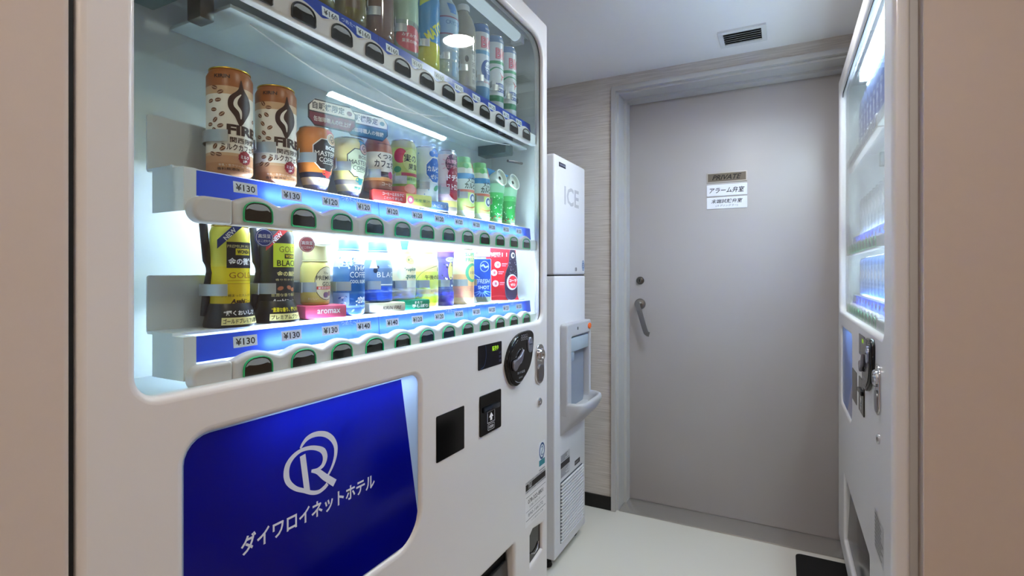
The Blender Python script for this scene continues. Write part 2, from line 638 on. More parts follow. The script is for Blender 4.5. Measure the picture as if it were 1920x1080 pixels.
# ceiling vent
t = thing('ceiling_vent', 'small white louvred air vent set in the ceiling', 'vent', (-0.1375, 2.167, ZC))
one('vent_frame', xform(plate([rrect(-0.083, 0.083, -0.073, 0.073, 0.002, 2), list(reversed(rrect(-0.066, 0.066, -0.054, 0.054, 0.001, 2)))], 0.008, 0.001),
                        Matrix.Translation((0, 0, -0.008)) @ Matrix.Rotation(PI, 4, 'X')), M('vent_white', (225, 226, 226), 0.5), t)
one('vent_throat', xform(plate([rrect(-0.067, 0.067, -0.055, 0.055, 0.001, 2)], 0.0008), Matrix.Translation((0, 0, -0.0004))), BLACKMATT, t)
for k in range(6):
    y = -0.047 + k * 0.0188
    one('louver', xform(box(-0.066, 0.066, -0.0055, 0.0055, -0.0006, 0.0006), Matrix.Translation((0, y, -0.0048)) @ Matrix.Rotation(math.radians(30), 4, 'X')), M('vent_slat', (190, 194, 196), 0.4), t)

# ceiling downlights
def downlight(label, x, y, col, strength, group=None):
    t = thing('downlight', label, 'ceiling light', (x, y, ZC), 0, group)
    one('trim_ring', xform(lathe([(0.058, 0), (0.068, 0.0), (0.070, 0.003), (0.066, 0.006), (0.058, 0.004)], 40, True), Matrix.Rotation(PI, 4, 'X')), M('trim_white', (235, 235, 232), 0.4), t)
    one('lamp_diffuser', xform(lathe([(0.0, 0.002), (0.0575, 0.002), (0.0575, 0.0005)], 40), Matrix.Rotation(PI, 4, 'X')), emission_material('lamp_glow_%d' % int(strength * 10), col, strength), t)
downlight('round recessed downlight over the aisle between the machines', -0.13, 1.70, (0.97, 0.98, 1.0, 1), L_DOWN)
downlight('warm round downlight on the lobby side of the left wall', 0.0, -0.55, (1.0, 0.82, 0.66, 1), L_WARM, 'lobby downlights')
downlight('warm round downlight in front of the far lobby wall', 0.85, -0.75, (1.0, 0.78, 0.60, 1), L_WARM * 0.08, 'lobby downlights')
downlight('added white round fill downlight over the entrance to the aisle', 0.12, 0.55, (1.0, 0.93, 0.86, 1), L_DOWN * 0.45)  # unseen lamp, added to brighten machine front, floor and ceiling

# black mat by the right machine
one_mat = one('floor_mat', xform(plate([rrect(0.043, 0.30, 1.10, 2.30, 0.02)], 0.012, 0.003), Matrix.Translation((0, 0, 0.0122))), M('black_rubber', (9, 9, 10), 0.7, bump=0.2, scale=200), None)
tag(one_mat, 'black rubber floor mat at the foot of the machine by the right wall', 'mat')

# ------------------------------------------------------------------ vending machines
ROWS = (1.405, 1.10, 0.89)     # reference heights of the three rows (rail sits 0.062-0.104 above)

def d_shape(cx, cz, w, h):
    """flat-bottomed arch"""
    hw = w / 2
    pts = [(cx - hw + 0.002, cz - h / 2), (cx + hw - 0.002, cz - h / 2), (cx + hw, cz - h / 2 + 0.002)]
    z0 = cz - h / 2 + h * 0.42
    n = 12
    for k in range(n + 1):
        a = PI * k / n
        pts.append((cx + hw * math.copysign(abs(math.cos(a)) ** 0.8, math.cos(a)), z0 + h * 0.58 * math.sin(a) ** 0.9))
    pts.append((cx - hw, cz - h / 2 + 0.002))
    return pts

BTN_CACHE = {}

def button_meshes(rim):
    if rim not in BTN_CACHE:
        w, h = 0.041, 0.0245
        outer, inner = d_shape(0, 0, w + 0.004, h + 0.004), d_shape(0, 0, w + 0.001, h + 0.001)
        fr = G().add(face(plate([outer, list(reversed(inner))], 0.004, 0.0006, 1), 0.0026), rim).mesh('button_frame')
        g = G()
        g.add(face(plate([d_shape(0, 0, w + 0.001, h + 0.001)], 0.002), 0.0006), BLACK)
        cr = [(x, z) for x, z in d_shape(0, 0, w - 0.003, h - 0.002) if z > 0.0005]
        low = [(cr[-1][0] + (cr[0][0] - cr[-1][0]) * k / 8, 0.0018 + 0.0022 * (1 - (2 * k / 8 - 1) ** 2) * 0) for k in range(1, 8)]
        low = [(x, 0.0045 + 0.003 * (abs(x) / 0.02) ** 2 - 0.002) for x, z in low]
        g.add(face(plate([cr + low], 0.0012), 0.0014), BTN_GLINT)  # pale crescent: reflected light painted on the black button
        BTN_CACHE[rim] = (fr, g.mesh('button'))
    return BTN_CACHE[rim]

def vending_machine(name, label, loc, rot, W, win, btn, tubes, tube_col, prices, sign_rect, dxp, left):
    root = thing(name, label, 'vending machine', loc, rot)
    wx0, wx1, wz0, wz1 = win
    H = 1.83
    # cabinet (lower block, back block, cheeks, head) leaves the show case open
    g = G()
    y0 = 0.0305
    cx0, cx1 = (0.0, W) if left else (0.0, W - 0.035)
    g.add(box(cx0, cx1, 0.060, 0.72, 0.07, wz0 - 0.012), WHITE)
    g.add(box(cx0, cx1, y0, 0.060, wz0 - 0.022, wz0 - 0.012), WHITE)
    g.add(box(cx0, cx0 + 0.008, y0, 0.060, 0.07, wz0 - 0.022), WHITE)
    g.add(box(cx1 - 0.008, cx1, y0, 0.060, 0.07, wz0 - 0.022), WHITE)
    g.add(box(cx0, cx1, 0.192, 0.72, wz0 - 0.012, H), WHITE)
    g.add(box(cx0, cx0 + 0.022, y0, 0.192, wz0 - 0.012, H), WHITE)
    g.add(box(cx1 - 0.008, cx1, y0, 0.192, wz0 - 0.012, H), WHITE)
    g.add(box(cx0, cx1, y0, 0.192, wz1 + 0.03, H), WHITE)
    g.build('cabinet', root)
    for fx in (0.08, W - 0.08):
        for fy in (0.1, 0.62):
            one('foot', move(lathe([(0.025, 0), (0.025, 0.012), (0.012, 0.016), (0.012, 0.07)], 14), fx, fy, 0.0003), DARKCHROME, root)
    g = G()
    g.add(box(cx0 + 0.0225, cx1 - 0.0085, 0.186, 0.1915, wz0 - 0.0115, wz1 + 0.0295), INNER)
    g.add(box(cx0 + 0.0222, cx0 + 0.0245, 0.032, 0.186, wz0 - 0.0115, wz1 + 0.0295), INNER)
    g.add(box(cx1 - 0.0105, cx1 - 0.0082, 0.032, 0.186, wz0 - 0.0115, wz1 + 0.0295), INNER)
    g.add(box(cx0 + 0.0225, cx1 - 0.0085, 0.032, 0.186, wz0 - 0.0118, wz0 - 0.0088), INNER)
    g.add(box(cx0 + 0.0225, cx1 - 0.0085, 0.032, 0.186, wz1 + 0.0270, wz1 + 0.0295), INNER)
    g.build('lining', root)
    # front door with its openings
    sx0, sx1, sz0, sz1 = sign_rect
    slot = (0.20, 0.9373 + dxp, 0.17, 0.40)
    if left:
        ret = [(1.0331 + dxp, 0.292), (1.1152 + dxp, 0.292 + 0.012), (1.1152 + dxp, 0.378), (1.05 + dxp, 0.388), (1.0331 + dxp, 0.378)]
    wloop = rrect(wx0, wx1, wz0, wz1, (0.026, 0.03, 0.06, 0.03), 8)
    sloop = rrect(sx0, sx1, sz0, sz1, (0.03, 0.06, 0.022, 0.032), 8)
    holes = [wloop, sloop, rrect(*slot, 0.006, 3)]
    if left:
        holes.append(ret)
    one('front_door', face(plate([rrect(0, W, 0.10, H, 0.012, 5)] + [list(reversed(h)) for h in holes], 0.03, 0.009, 4)), WHITE, root, angle=50)
    if left:
        one('gap_shade_strip', box(-0.0058, -0.0004, 0.004, 0.05, 0.10, H), GASKET_GAPSHADE, root)  # black strip added so the gap's shade is put in as colour
    # glass and seal
    gl = one('window_glass', face(plate([rrect(wx0 - 0.004, wx1 + 0.004, wz0 - 0.004, wz1 + 0.004, 0.03, 6)], 0.004), -0.011), GLASS, root)
    one('window_seal', face(plate([rrect(wx0 - 0.003, wx1 + 0.003, wz0 - 0.003, wz1 + 0.003, (0.026, 0.03, 0.06, 0.03), 8), list(reversed(rrect(wx0 - 0.0025, wx1 - 0.0035, wz0 - 0.0025, wz1 - 0.0035, (0.026, 0.03, 0.06, 0.03), 8)))], 0.0015), -0.0092), GASKET_GAPSHADE, root)
    # sign
    sg = one('sign_panel', face(plate([rrect(sx0 - 0.003, sx1 + 0.003, sz0 - 0.003, sz1 + 0.003, (0.032, 0.062, 0.024, 0.034), 8)], 0.004), -0.006), SIGNBACK, root)
    # tube behind the sign, hidden above its upper edge
    one('light_tube', tube([(sx0 + 0.10, 0.043, sz1 + 0.006), (sx1 - 0.004, 0.043, sz1 + 0.006)], 0.005, 10), emission_material('tube_sign_%s' % ('a' if left else 'b'), tube_col, L_SIGN), root)
    # dispensing slot
    g = G()
    X0, X1, Z0, Z1 = slot
    g.add(([(X0 - .004, 0.03, Z0 - .004), (X1 + .004, 0.03, Z0 - .004), (X1 + .004, 0.03, Z1 + .004), (X0 - .004, 0.03, Z1 + .004)], [(0, 1, 2, 3)]), BLACKMATT)
    g.build('slot_back', root)
    one('slot_flap', xform(bev_box(X0 + 0.004, X1 - 0.004, -0.004, 0.004, 0, Z1 - Z0 - 0.055, 0.002, 2), Matrix.Translation((0, 0.014, Z0 + 0.012)) @ Matrix.Rotation(math.radians(-3), 4, 'X')), M('flap_grey', (52, 51, 52), 0.2), root)
    if left:
        one('coin_return', face(plate([rrect(1.0331 + dxp - 0.003, 1.1152 + dxp + 0.003, 0.289, 0.391, 0.004, 2)], 0.003), -0.0095), BLACK, root)
        one('return_cup', tube([(1.05 + dxp, 0.0085, 0.32), (1.07 + dxp, 0.006, 0.312), (1.09 + dxp, 0.006, 0.316), (1.102 + dxp, 0.0085, 0.33)], 0.002, 8), CHROME, root)
    # black sensor window, bill slot, display, coin panel, lock
    one('sensor_window', face(plate([rrect(0.595 + dxp, 0.6975 + dxp, 0.7195, 0.8127, 0.003, 3)], 0.003, 0.0008), 0.0012), BLACK, root)
    bs = one('bill_slot', face(plate([rrect(0.761 + dxp, 0.8604 + dxp, 0.7245, 0.8175, 0.004, 3)], 0.005, 0.001), 0.003), BLACK, root)
    p = Print()
    bx, bz = 810 + dxp * 1000, 760
    p.rect(bx - 18, bx + 18, bz - 12, bz + 16, M('bill_icon_grey', (168, 170, 175), 0.3)).rect(bx - 16, bx + 16, bz - 10, bz + 14, BLACK)
    p.poly([(bx, bz + 12), (bx + 10, bz + 1), (bx + 4.5, bz + 1), (bx + 4.5, bz - 7), (bx - 4.5, bz - 7), (bx - 4.5, bz + 1), (bx - 10, bz + 1)], INKWHITE)
    p.rect(bx - 16, bx + 16, bz - 29, bz - 14, MATS['bill_icon_grey'], 3).rect(bx - 14.5, bx + 14.5, bz - 27.5, bz - 15.5, BLACK, 2)
    p.text('1000', bx, bz - 21.5, 7, INKWHITE, w=22)
    p.build('bill_mark', bs, on_face(0.003))
    one('bill_mouth', move(bev_box(-0.036, 0.036, -0.005, 0.001, -0.006, 0.006, 0.002, 2), bx / 1000, -0.003, 0.783), M('bill_mouth_plastic', (22, 28, 36), 0.15), bs)
    dp = one('display', face(plate([rrect(0.755 + dxp, 0.8658 + dxp, 0.8775, 0.9335, 0.003, 3)], 0.003, 0.0008), 0.0015), NAVYBLACK, root)
    p = Print()
    p.text('販売中', 833 + dxp * 1000, 920, 12, M('display_led', (150, 200, 40), 0.4, emit=0.5), w=30, bold=0.01)
    p.build('display_digits', dp, on_face(0.0015))
    p = Print()
    p.ribbon([(787 + dxp * 1000, 932), (789 + dxp * 1000, 905), (780 + dxp * 1000, 885), (765 + dxp * 1000, 880)], 1.2, M('display_line', (50, 70, 110), 0.3))
    p.build('display_line', dp, on_face(0.0015))
    p = Print()
    for k in range(3):
        p.rect(850 + dxp * 1000, 862 + dxp * 1000, 884 + k * 10, 890 + k * 10, M('display_dim', (40, 40, 66), 0.3))
    p.build('display_print', dp, on_face(0.0015))
    teard = smooth_loop([(x + dxp, z) for x, z in reversed([(.8796, .8775), (.9022, .9164), (.945, .940), (.9999, .9460), (1.025, .942), (1.0345, .9252), (1.026, .8751), (1.002, .84), (.9473, .8108), (.910, .816), (.888, .8429)])], 5)
    cp = one('coin_panel', face(plate([teard], 0.012, 0.004, 3), 0.010), BLACK, root, angle=60)
    inner = [(0.96 + dxp + (x - 0.96 - dxp) * 0.86, 0.879 + (z - 0.879) * 0.88) for x, z in teard]
    one('coin_bezel', face(plate([inner], 0.002, 0.0006), 0.0112), M('coin_black', (16, 16, 18), 0.1), cp)
    one('return_lever', face(plate([smooth_loop([(0.900 + dxp, 0.862), (0.902 + dxp, 0.878), (0.93 + dxp, 0.884), (0.957 + dxp, 0.902), (0.950 + dxp, 0.876), (0.928 + dxp, 0.862), (0.912 + dxp, 0.852)], 4)[::-1]], 0.008, 0.003), 0.019), M('lever_grey', (120, 118, 130), 0.2, metal=0.5), cp)
    one('coin_slot_bezel', face(plate([ellipse(1.004 + dxp, 0.908, 0.014, 0.021)], 0.006, 0.002), 0.015), M('bezel_silver', (150, 156, 176), 0.2, metal=0.7), cp)
    one('coin_slot', box(0.996 + dxp, 1.012 + dxp, -0.0155, -0.0145, 0.909, 0.911), BLACKMATT, cp)
    p = Print()
    for k in range(4):
        for rr in range(2):
            cx, cz = 955 + k * 10 + dxp * 1000, 935 - rr * 7
            p.oval(cx, cz, 4.6, 4.0, M('coin_print', (150, 152, 160), 0.3)).oval(cx, cz, 3.6, 3.0, BLACK)
    p.text('おつり返却', 952 + dxp * 1000, 843, 7, MATS['coin_print'], w=42, bold=0.01)
    p.text('返却口', 950 + dxp * 1000, 830, 5, MATS['coin_print'], w=22)
    p.ribbon([(918 + dxp * 1000, 826), (935 + dxp * 1000, 819), (955 + dxp * 1000, 819), (975 + dxp * 1000, 830)], 1.5, MATS['coin_print'])
    p.ribbon([(958 + dxp * 1000, 905), (962 + dxp * 1000, 890), (958 + dxp * 1000, 872), (950 + dxp * 1000, 866)], 2.2, MATS['coin_print'])
    p.build('coin_lettering', cp, on_face(0.0114))
    lk = one('lock_handle', face(plate([rrect(1.0625 + dxp, 1.1145 + dxp if left else 1.112 + dxp, 0.787, 0.8985, 0.024, 8)], 0.006, 0.002), 0.005), CHROME, root)
    one('lock_ring', xform(lathe([(0.019, 0), (0.019, 0.004), (0.016, 0.007), (0.010, 0.007), (0.010, 0.004), (0, 0.004)], 28), Matrix.Translation((1.0885 + dxp, -0.005, 0.868)) @ Matrix.Rotation(PI / 2, 4, 'X')), CHROME, lk)
    one('lock_grip', face(plate([rrect(1.070 + dxp, 1.107 + dxp, 0.793, 0.842, 0.016, 6)], 0.003, 0.001), 0.0075), M('grip_steel', (150, 148, 150), 0.3, metal=1), lk)
    one('key_lock', xform(lathe([(0.0115, 0), (0.0115, 0.003), (0.009, 0.005), (0.004, 0.005), (0.004, 0.003), (0, 0.003)], 24), Matrix.Translation((1.0893 + dxp, 0, 0.7347)) @ Matrix.Rotation(PI / 2, 4, 'X')), CHROME, root)

    # three rows: rail with buttons, price strip, shelf, back plate, clips, tube
    bx0, pitch, nb = btn
    rx0, rx1 = bx0 - 0.036, bx0 + pitch * (nb - 1) + 0.028
    ecap = 0.05 if left else 0.19
    for r, zr in enumerate(ROWS):
        base = zr + 0.135
        top = []
        n = int((rx1 - rx0) / 0.0045)
        for k in range(n + 1):
            x = rx0 + (rx1 - rx0) * k / n
            u = (x - bx0) / pitch
            u = u - round(u) if -0.5 < u < nb - 0.5 else 0.5
            bmp = math.cos(PI * min(0.5, abs(u))) ** 1.3
            top.append((x, zr + 0.0935 + 0.0105 * bmp))
        loop = [(rx0, zr + 0.0625), (rx1, zr + 0.0625)] + top[::-1]
        rail = one('shelf_rail', face(plate([loop], 0.018, 0.005, 3), -0.0205), RAIL, root, angle=60)
        cl = (bx0 - 0.088, rx0 - 0.0006)
        one('rail_end_cap', face(plate([rrect(cl[0], cl[1], zr + 0.0625, zr + 0.0960, (0.016, 0.0045, 0.0045, 0.016), 8)], 0.020, 0.004, 3), -0.0195), RAIL, rail, angle=60)
        one('rail_end_cap', face(plate([rrect(rx1 + 0.0006, rx1 + ecap, zr + 0.0640, zr + 0.0950, (0.0045, 0.014, 0.014, 0.0045), 8)], 0.018, 0.004, 3), -0.0205), SHELFWHITE, rail, angle=60)
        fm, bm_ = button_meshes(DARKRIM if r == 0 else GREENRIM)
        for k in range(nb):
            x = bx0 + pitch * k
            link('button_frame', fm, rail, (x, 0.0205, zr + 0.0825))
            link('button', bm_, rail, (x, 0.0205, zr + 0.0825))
        # price strip, tilted a little
        sxa, sxb = bx0 - 0.074, min(rx1 + ecap - 0.008, cx1 - 0.012)
        za, zb = zr + 0.0975, zr + 0.130
        strip = one('price_strip', ([(sxa, 0.0395, za), (sxb, 0.0395, za), (sxb, 0.0425, zb), (sxa, 0.0425, zb), (sxa, 0.0410, za), (sxb, 0.0410, za), (sxb, 0.0440, zb), (sxa, 0.0440, zb)],
                                    [(0, 1, 2, 3), (7, 6, 5, 4), (0, 4, 5, 1), (3, 2, 6, 7), (0, 3, 7, 4), (1, 5, 6, 2)]), STRIP, root)
        def on_strip(x, z, l):
            return (x, 0.0395 + 0.003 * (z - za) / (zb - za) - l, z)
        for k in range(nb):
            pr = prices[r][k % len(prices[r])]
            p = Print()
            x = (bx0 + pitch * k - 0.004) * 1000
            zc = (zr + 0.1165) * 1000
            p.rect(x - 18, x + 18, zc - 7.5, zc + 7.5, M('tag_white', (225, 230, 236), 0.5))
            p.text('¥' + pr, x, zc, 9.6, INKBLACK, w=29, bold=0.018)
            p.build('price_tag', strip, on_strip)
        cold = ink(205, 222, 246)
        for q in range(3):
            xx = (bx0 + pitch * (2.55 + 4 * q)) * 1000
            if xx < sxb * 1000 - 40:
                Print().text('つめた〜い', xx, (zr + 0.1255) * 1000 if r else (zr + 0.121) * 1000, 7.5, cold, w=44, bold=0.012).build('strip_lettering', strip, on_strip)
        for q in (4, 8):
            xx = (bx0 + pitch * (q - 0.55)) * 1000
            Print().rect(xx - 0.6, xx + 0.6, za * 1000, zb * 1000, ink(12, 40, 150)).build('strip_joint', strip, on_strip)
        # shelf with folded end, back plate
        g = G()
        g.add(box(bx0 - 0.090, sxb, 0.060, 0.1155, base - 0.004, base - 0.0003), SHELFWHITE)
        g.add(box(bx0 - 0.090, bx0 - 0.088, 0.036, 0.104, base - 0.058, base - 0.004), SHELFWHITE)
        g.add(box(bx0 - 0.088, sxa - 0.0005, 0.036, 0.038, base - 0.050, base - 0.004), SHELFWHITE)
        g.add(box(bx0 - 0.088, sxa - 0.0005, 0.038, 0.060, base - 0.006, base - 0.004), SHELFWHITE)
        g.build('shelf', root)
        one('back_plate', face(plate([rrect(bx0 - 0.090, sxb, base - 0.004, base + 0.072, 0.004, 3)], 0.002), -0.116), SHELFWHITE, root)
        # folded steel bracket arms carrying the shelf
        for bxx in ((bx0 - 0.06, rx1 - 0.02) if r == 0 else (rx1 - 0.02,) if left else ()):
            one('shelf_bracket', bev_box(bxx - 0.012, bxx + 0.012, 0.120, 0.184, base - 0.055, base - 0.006, 0.002, 1), TEALMETAL, root)
        # clips: open C bands round each sample
        if left:
            for k in range(nb):
                if (r, k) in NOCLIP:
                    continue
                gg = G()
                rc = 0.0368 if (r, k) in WIDECLIP else 0.0330
                vv, ff, n = [], [], 26
                for q in range(n + 1):
                    a = math.radians(38 + 284 * q / n)
                    for rad in (rc, rc + 0.0008):
                        for zz in (base + 0.044, base + 0.060):
                            vv.append((rad * math.sin(a), min(-rad * math.cos(a), 0.0325 + (rad - rc)), zz))
                for q in range(n):
                    b = 4 * q
                    ff += [(b, b + 1, b + 5, b + 4), (b + 2, b + 6, b + 7, b + 3), (b + 1, b + 3, b + 7, b + 5), (b, b + 4, b + 6, b + 2)]
                ff += [(0, 2, 3, 1), (4 * n, 4 * n + 1, 4 * n + 3, 4 * n + 2)]
                gg.add((vv, ff), CLIP)
                gg.build('clip', root, (bx0 + pitch * k, 0.081, 0))
        # tube
        if tubes[r] > 0 and r > 0:
            one('light_tube', tube([(bx0 + 0.025, 0.0515, zr + 0.110), (rx1 - 0.01, 0.0515, zr + 0.110)], 0.0065, 12), emission_material('tube_%s_%d' % ('a' if left else 'b', r), tube_col, tubes[r]), root)
    zt = wz1 + 0.005
    tx0, tx1 = (bx0 - 0.02, rx1 - 0.01) if left else (0.20, wx1 - 0.03)
    one('light_tube', tube([(tx0, 0.062, zt), (tx1, 0.062, zt)], 0.015, 14), emission_material('tube_%s_top' % ('a' if left else 'b'), tube_col, tubes[0]), root)
    one('tube_holder', bev_box(tx0 - 0.022, tx0 - 0.001, 0.045, 0.080, zt - 0.02, zt + 0.019, 0.003, 2), SHELFWHITE, root)
    one('tube_holder', bev_box(tx1 + 0.001, tx1 + 0.022, 0.045, 0.080, zt - 0.02, zt + 0.019, 0.003, 2), SHELFWHITE, root)
    one('tube_reflector', box(tx0 - 0.03, tx1 + 0.03, 0.036, 0.038, zt - 0.005, zt + 0.021), SHELFWHITE, root)
    return root, sg

NOCLIP = {(0, 0), (0, 1), (2, 9), (2, 10), (2, 11), (1, 10), (1, 11)}
WIDECLIP = {(2, 0), (2, 1)}
COOL = (0.72, 0.88, 1.0, 1)
LM = (-0.614, 0.252, 0)
left_m, left_sign = vending_machine('vending_machine', 'white drinks vending machine with blue hotel sign panel and rows of sample drinks', LM, PI / 2, 1.15,
    (0.055, 1.115, 0.962, 1.772), (0.214, 0.0757, 12), L_TUBE_LEFT, COOL,
    (('160', '160', '160', '160', '160', '160', '160', '160', '130', '120', '120', '120'),
     ('130', '130', '120', '120', '120', '120', '120', '120', '120', '120', '120', '120'),
     ('130', '130', '130', '140', '140', '120', '120', '120', '120', '120', '120', '120')),
    (0.1054, 0.5443, 0.595, 0.907), 0.0, True)
RM = (0.188, 2.335, 0)
right_m, right_sign = vending_machine('vending_machine', 'white vending machine standing between the door and the right wall', RM, -PI / 2, 1.095,
    (0.035, 1.005, 0.960, 1.772), (0.130, 0.066, 10), L_TUBE_RIGHT, COOL, (('160',), ('130', '120'), ('130', '140')),
    (0.090, 0.435, 0.632, 0.907), -0.14, False)

# ---- extras on the left machine: film with logo on the sign, stickers, cable
p = Print()
film = [(106.5, 596)] + [(sx * 1000, sz * 1000) for sx, sz in rrect(0.1065, 0.52, 0.5965, 0.9055, (0.03, 0.0, 0.0, 0.032), 6)]
film = [(x, z) for x, z in rrect(106.5, 520, 596.5, 905.5, (30, 0.5, 0.5, 31), 6)]
film = [q for q in film if q[0] < 400] 
film_pts = [(a, b) for a, b in film if b < 750] + [(500, 596.5), (522, 603), (537, 620), (543, 645), (495, 905.5)] + [(a, b) for a, b in film if b >= 750]
fl = smooth_loop(film_pts, 1)
p.poly(fl, SIGNBLUE)
p.ribbon([(271.6, 845.8), (276.0, 851.5), (283.6, 856.9), (294.2, 859.0), (306.8, 857.6), (319.9, 852.5), (331.4, 842.7), (338.1, 830.3), (338.5, 818.2), (335.3, 807.2), (329.5, 797.2), (322.7, 789.3)],
         [3, 5, 6.5, 7.5, 8, 8.5, 8.5, 7.5, 6.5, 5.5, 4.5, 3.5], SILVERINK)
p.ribbon([(291.3, 807.1), (303.2, 805.1), (313.1, 808.5), (317.3, 818.9), (313.1, 829.8), (301.4, 837.4), (287.1, 842.0), (271.6, 842.5), (258.2, 837.5), (249.5, 828.1), (247.5, 815.2), (251.7, 802.9), (263.2, 791.0), (278.4, 782.0), (292.4, 774.0), (305.0, 770.7), (316.1, 773.2), (321.8, 776.8)],
         [3, 4.5, 7, 9, 9, 7, 6, 5.5, 7, 9, 9.5, 8, 6.5, 6, 6, 6, 6.5, 6.5], SILVERINK)
p.ribbon([(275.3, 835.0), (283.6, 779.1)], 10, SILVERINK, smooth=False)
p.ribbon([(291.3, 806.6), (303.2, 801.7), (316.1, 789.5), (336.5, 772.5)], [4, 8, 10, 11], SILVERINK)
p.text('ダイワロイネットホテル', 302, 746, 25.5, SILVERINK, w=247, bold=0.022)
p.build('sign_film', left_sign, on_face(-0.006))
p = Print()
p.rect(92, 400, 634, 905, translucent_material('sign_film_pale', (176, 192, 228), 0.5, 0.08)).poly([(250, 634), (400, 634), (400, 760)], M('sign_film_violet', (134, 140, 190), 0.15, coat=0.3))
p.build('sign_film', right_sign, on_face(-0.006))

p = Print()
p.rect(1086, 1130, 547, 618, ink(226, 228, 232)).rect(1088, 1128, 549, 566, ink(40, 130, 140)).oval(1108, 590, 19, 24, ink(28, 70, 130)).oval(1108, 590, 14, 18, ink(215, 225, 232))
p.ribbon([(1102, 600), (1110, 603), (1114, 595), (1108, 590), (1103, 584), (1108, 578), (1115, 581)], 3, ink(28, 70, 130)).rect(1088, 1128, 536, 540, ink(150, 150, 152))
p.build('eco_sticker', left_m, on_face(0.0))
p = Print()
p.rect(1000, 1134, 503, 534, ink(200, 200, 202)).rect(1002, 1132, 510, 527, INKBLACK).text('TAX', 1030, 519, 14, ink(220, 220, 222), w=24, shear=0.3).rect(1050, 1132, 510, 527, INKBLACK)
for k in range(26):
    p.rect(1004 + k * 5, 1004 + k * 5 + random.uniform(1.5, 3.5), 504.5, 508.5, ink(60, 60, 62))
    p.rect(1004 + k * 5, 1004 + k * 5 + random.uniform(1.5, 3.5), 528.5, 532.5, ink(90, 90, 92))
p.build('dark_sticker', left_m, on_face(0.0))
p = Print()
p.rect(1000, 1134, 412, 498, ink(232, 230, 230)).rect(1004, 1132, 491, 492.2, INKBLACK).text('078-322-8801', 1066, 477, 12, ink(40, 40, 42), w=100, bold=0.015)
p.text('お問い合わせ', 1060, 462, 6, ink(90, 90, 92), w=70).rect(1004, 1132, 452, 453, INKBLACK).text('890-166172', 1066, 441, 9, ink(70, 70, 72), w=96)
p.rect(1004, 1132, 428, 429.5, INKBLACK).text('つり銭切れ注意', 1076, 419, 5, ink(120, 120, 122), w=80)
p.build('service_sticker', left_m, on_face(0.0))
p = Print()
p.rect(960, 1078, 470, 560, ink(186, 184, 184))
for k in range(9):
    p.rect(964, 1074 - random.uniform(0, 40), 476 + k * 9, 480 + k * 9, ink(60, 60, 62))
p.build('service_sticker', right_m, on_face(0.0, -0.055 - 0.02))
# bracket and cables under the top shelf of the left machine
g = G()
g.add(bev_box(0.10, 0.155, 0.075, 0.16, ROWS[0] + 0.058, ROWS[0] + 0.090, 0.003, 2), TEALMETAL)
g.build('shelf_arm', left_m)
one('shelf_arm', bev_box(0.165, 0.185, 0.07, 0.10, ROWS[0] + 0.035, ROWS[0] + 0.085, 0.002, 2), DARKCHROME, left_m)
one('shelf_arm', bev_box(1.00, 1.045, 0.060, 0.15, ROWS[0] + 0.025, ROWS[0] + 0.080, 0.003, 2), TEALMETAL, left_m)
one('latch_rod', tube([(1.04, 0.075, ROWS[0] + 0.012), (1.10, 0.06, ROWS[0] + 0.014)], 0.004, 8), DARKCHROME, left_m)
one('shelf_under_panel', bev_box(0.19, 1.10, 0.044, 0.185, ROWS[0] + 0.052, ROWS[0] + 0.058, 0.002, 2), M('panel_grey', (190, 200, 200), 0.4), left_m)
def sag(x0, x1, z, y, dip, n=14):
    return [(x0 + (x1 - x0) * k / n, y, z - dip * 4 * (k / n) * (1 - k / n)) for k in range(n + 1)]
wire = M('white_wire', (225, 226, 224), 0.5)
one('cable', tube(sag(0.23, 0.72, ROWS[0] + 0.05, 0.06, 0.035), 0.0011, 6), wire, left_m)
one('cable', tube(sag(0.40, 1.02, ROWS[0] + 0.05, 0.058, 0.026), 0.0011, 6), wire, left_m)

# ------------------------------------------------------------------ sample drinks
def sample(idx, row, name, label, cat, group=None, turn=0.4, tall=1.0):
    y = 0.466 + 0.0757 * idx
    t = thing(name, label, cat, (-0.614 - 0.081, y, ROWS[row] + 0.135), PI / 2 - turn * math.atan2(y, 0.695), group)
    t.scale = (1, 1, tall)
    return t

def mm(vf):
    return [(x * 0.001, y * 0.001, z * 0.001) for x, y, z in vf[0]], vf[1]

def banded(prof, bands, seg=36):
    """profile (r,z in mm) split at band tops; -> G with one material for each band"""
    zs = sorted(set([z for r, z in prof] + [b[0] for b in bands if prof[0][1] < b[0] < prof[-1][1]]))
    def R(z):
        for (r0, z0), (r1, z1) in zip(prof, prof[1:]):
            if z0 <= z <= z1 and z1 > z0:
                return r0 + (r1 - r0) * (z - z0) / (z1 - z0)
        return prof[-1][0]
    pts = [(R(z), z) for z in zs]
    v, f = lathe(pts, seg)
    g = G()
    g.v = [(x * 0.001, y * 0.001, z * 0.001) for x, y, z in v]
    for fi, p in enumerate(f):
        zc = sum(v[i][2] for i in p) / len(p)
        mat = bands[-1][1]
        for zt, m in bands:
            if zc < zt:
                mat = m
                break
        if mat not in g.mats:
            g.mats.append(mat)
        g.f.append(p)
        g.m.append(g.mats.index(mat))
    return g

def can(t, R, H, bands, lid=SILVERLID, name='can_body'):
    prof = [(R - 5, 0), (R - 2.5, 1), (R, 6), (R, H - 11), (R - 4, H - 2.5)]
    banded(prof, bands).build(name, t, angle=50)
    one('can_lid', mm(lathe([(R - 4, H - 2.5), (R - 2.8, H - 1.8), (R - 2.8, H - 0.4), (R - 3.4, H), (R - 4.4, H), (R - 5, H - 3), (0, H - 3)], 36)), lid, t, angle=50)
    return prof

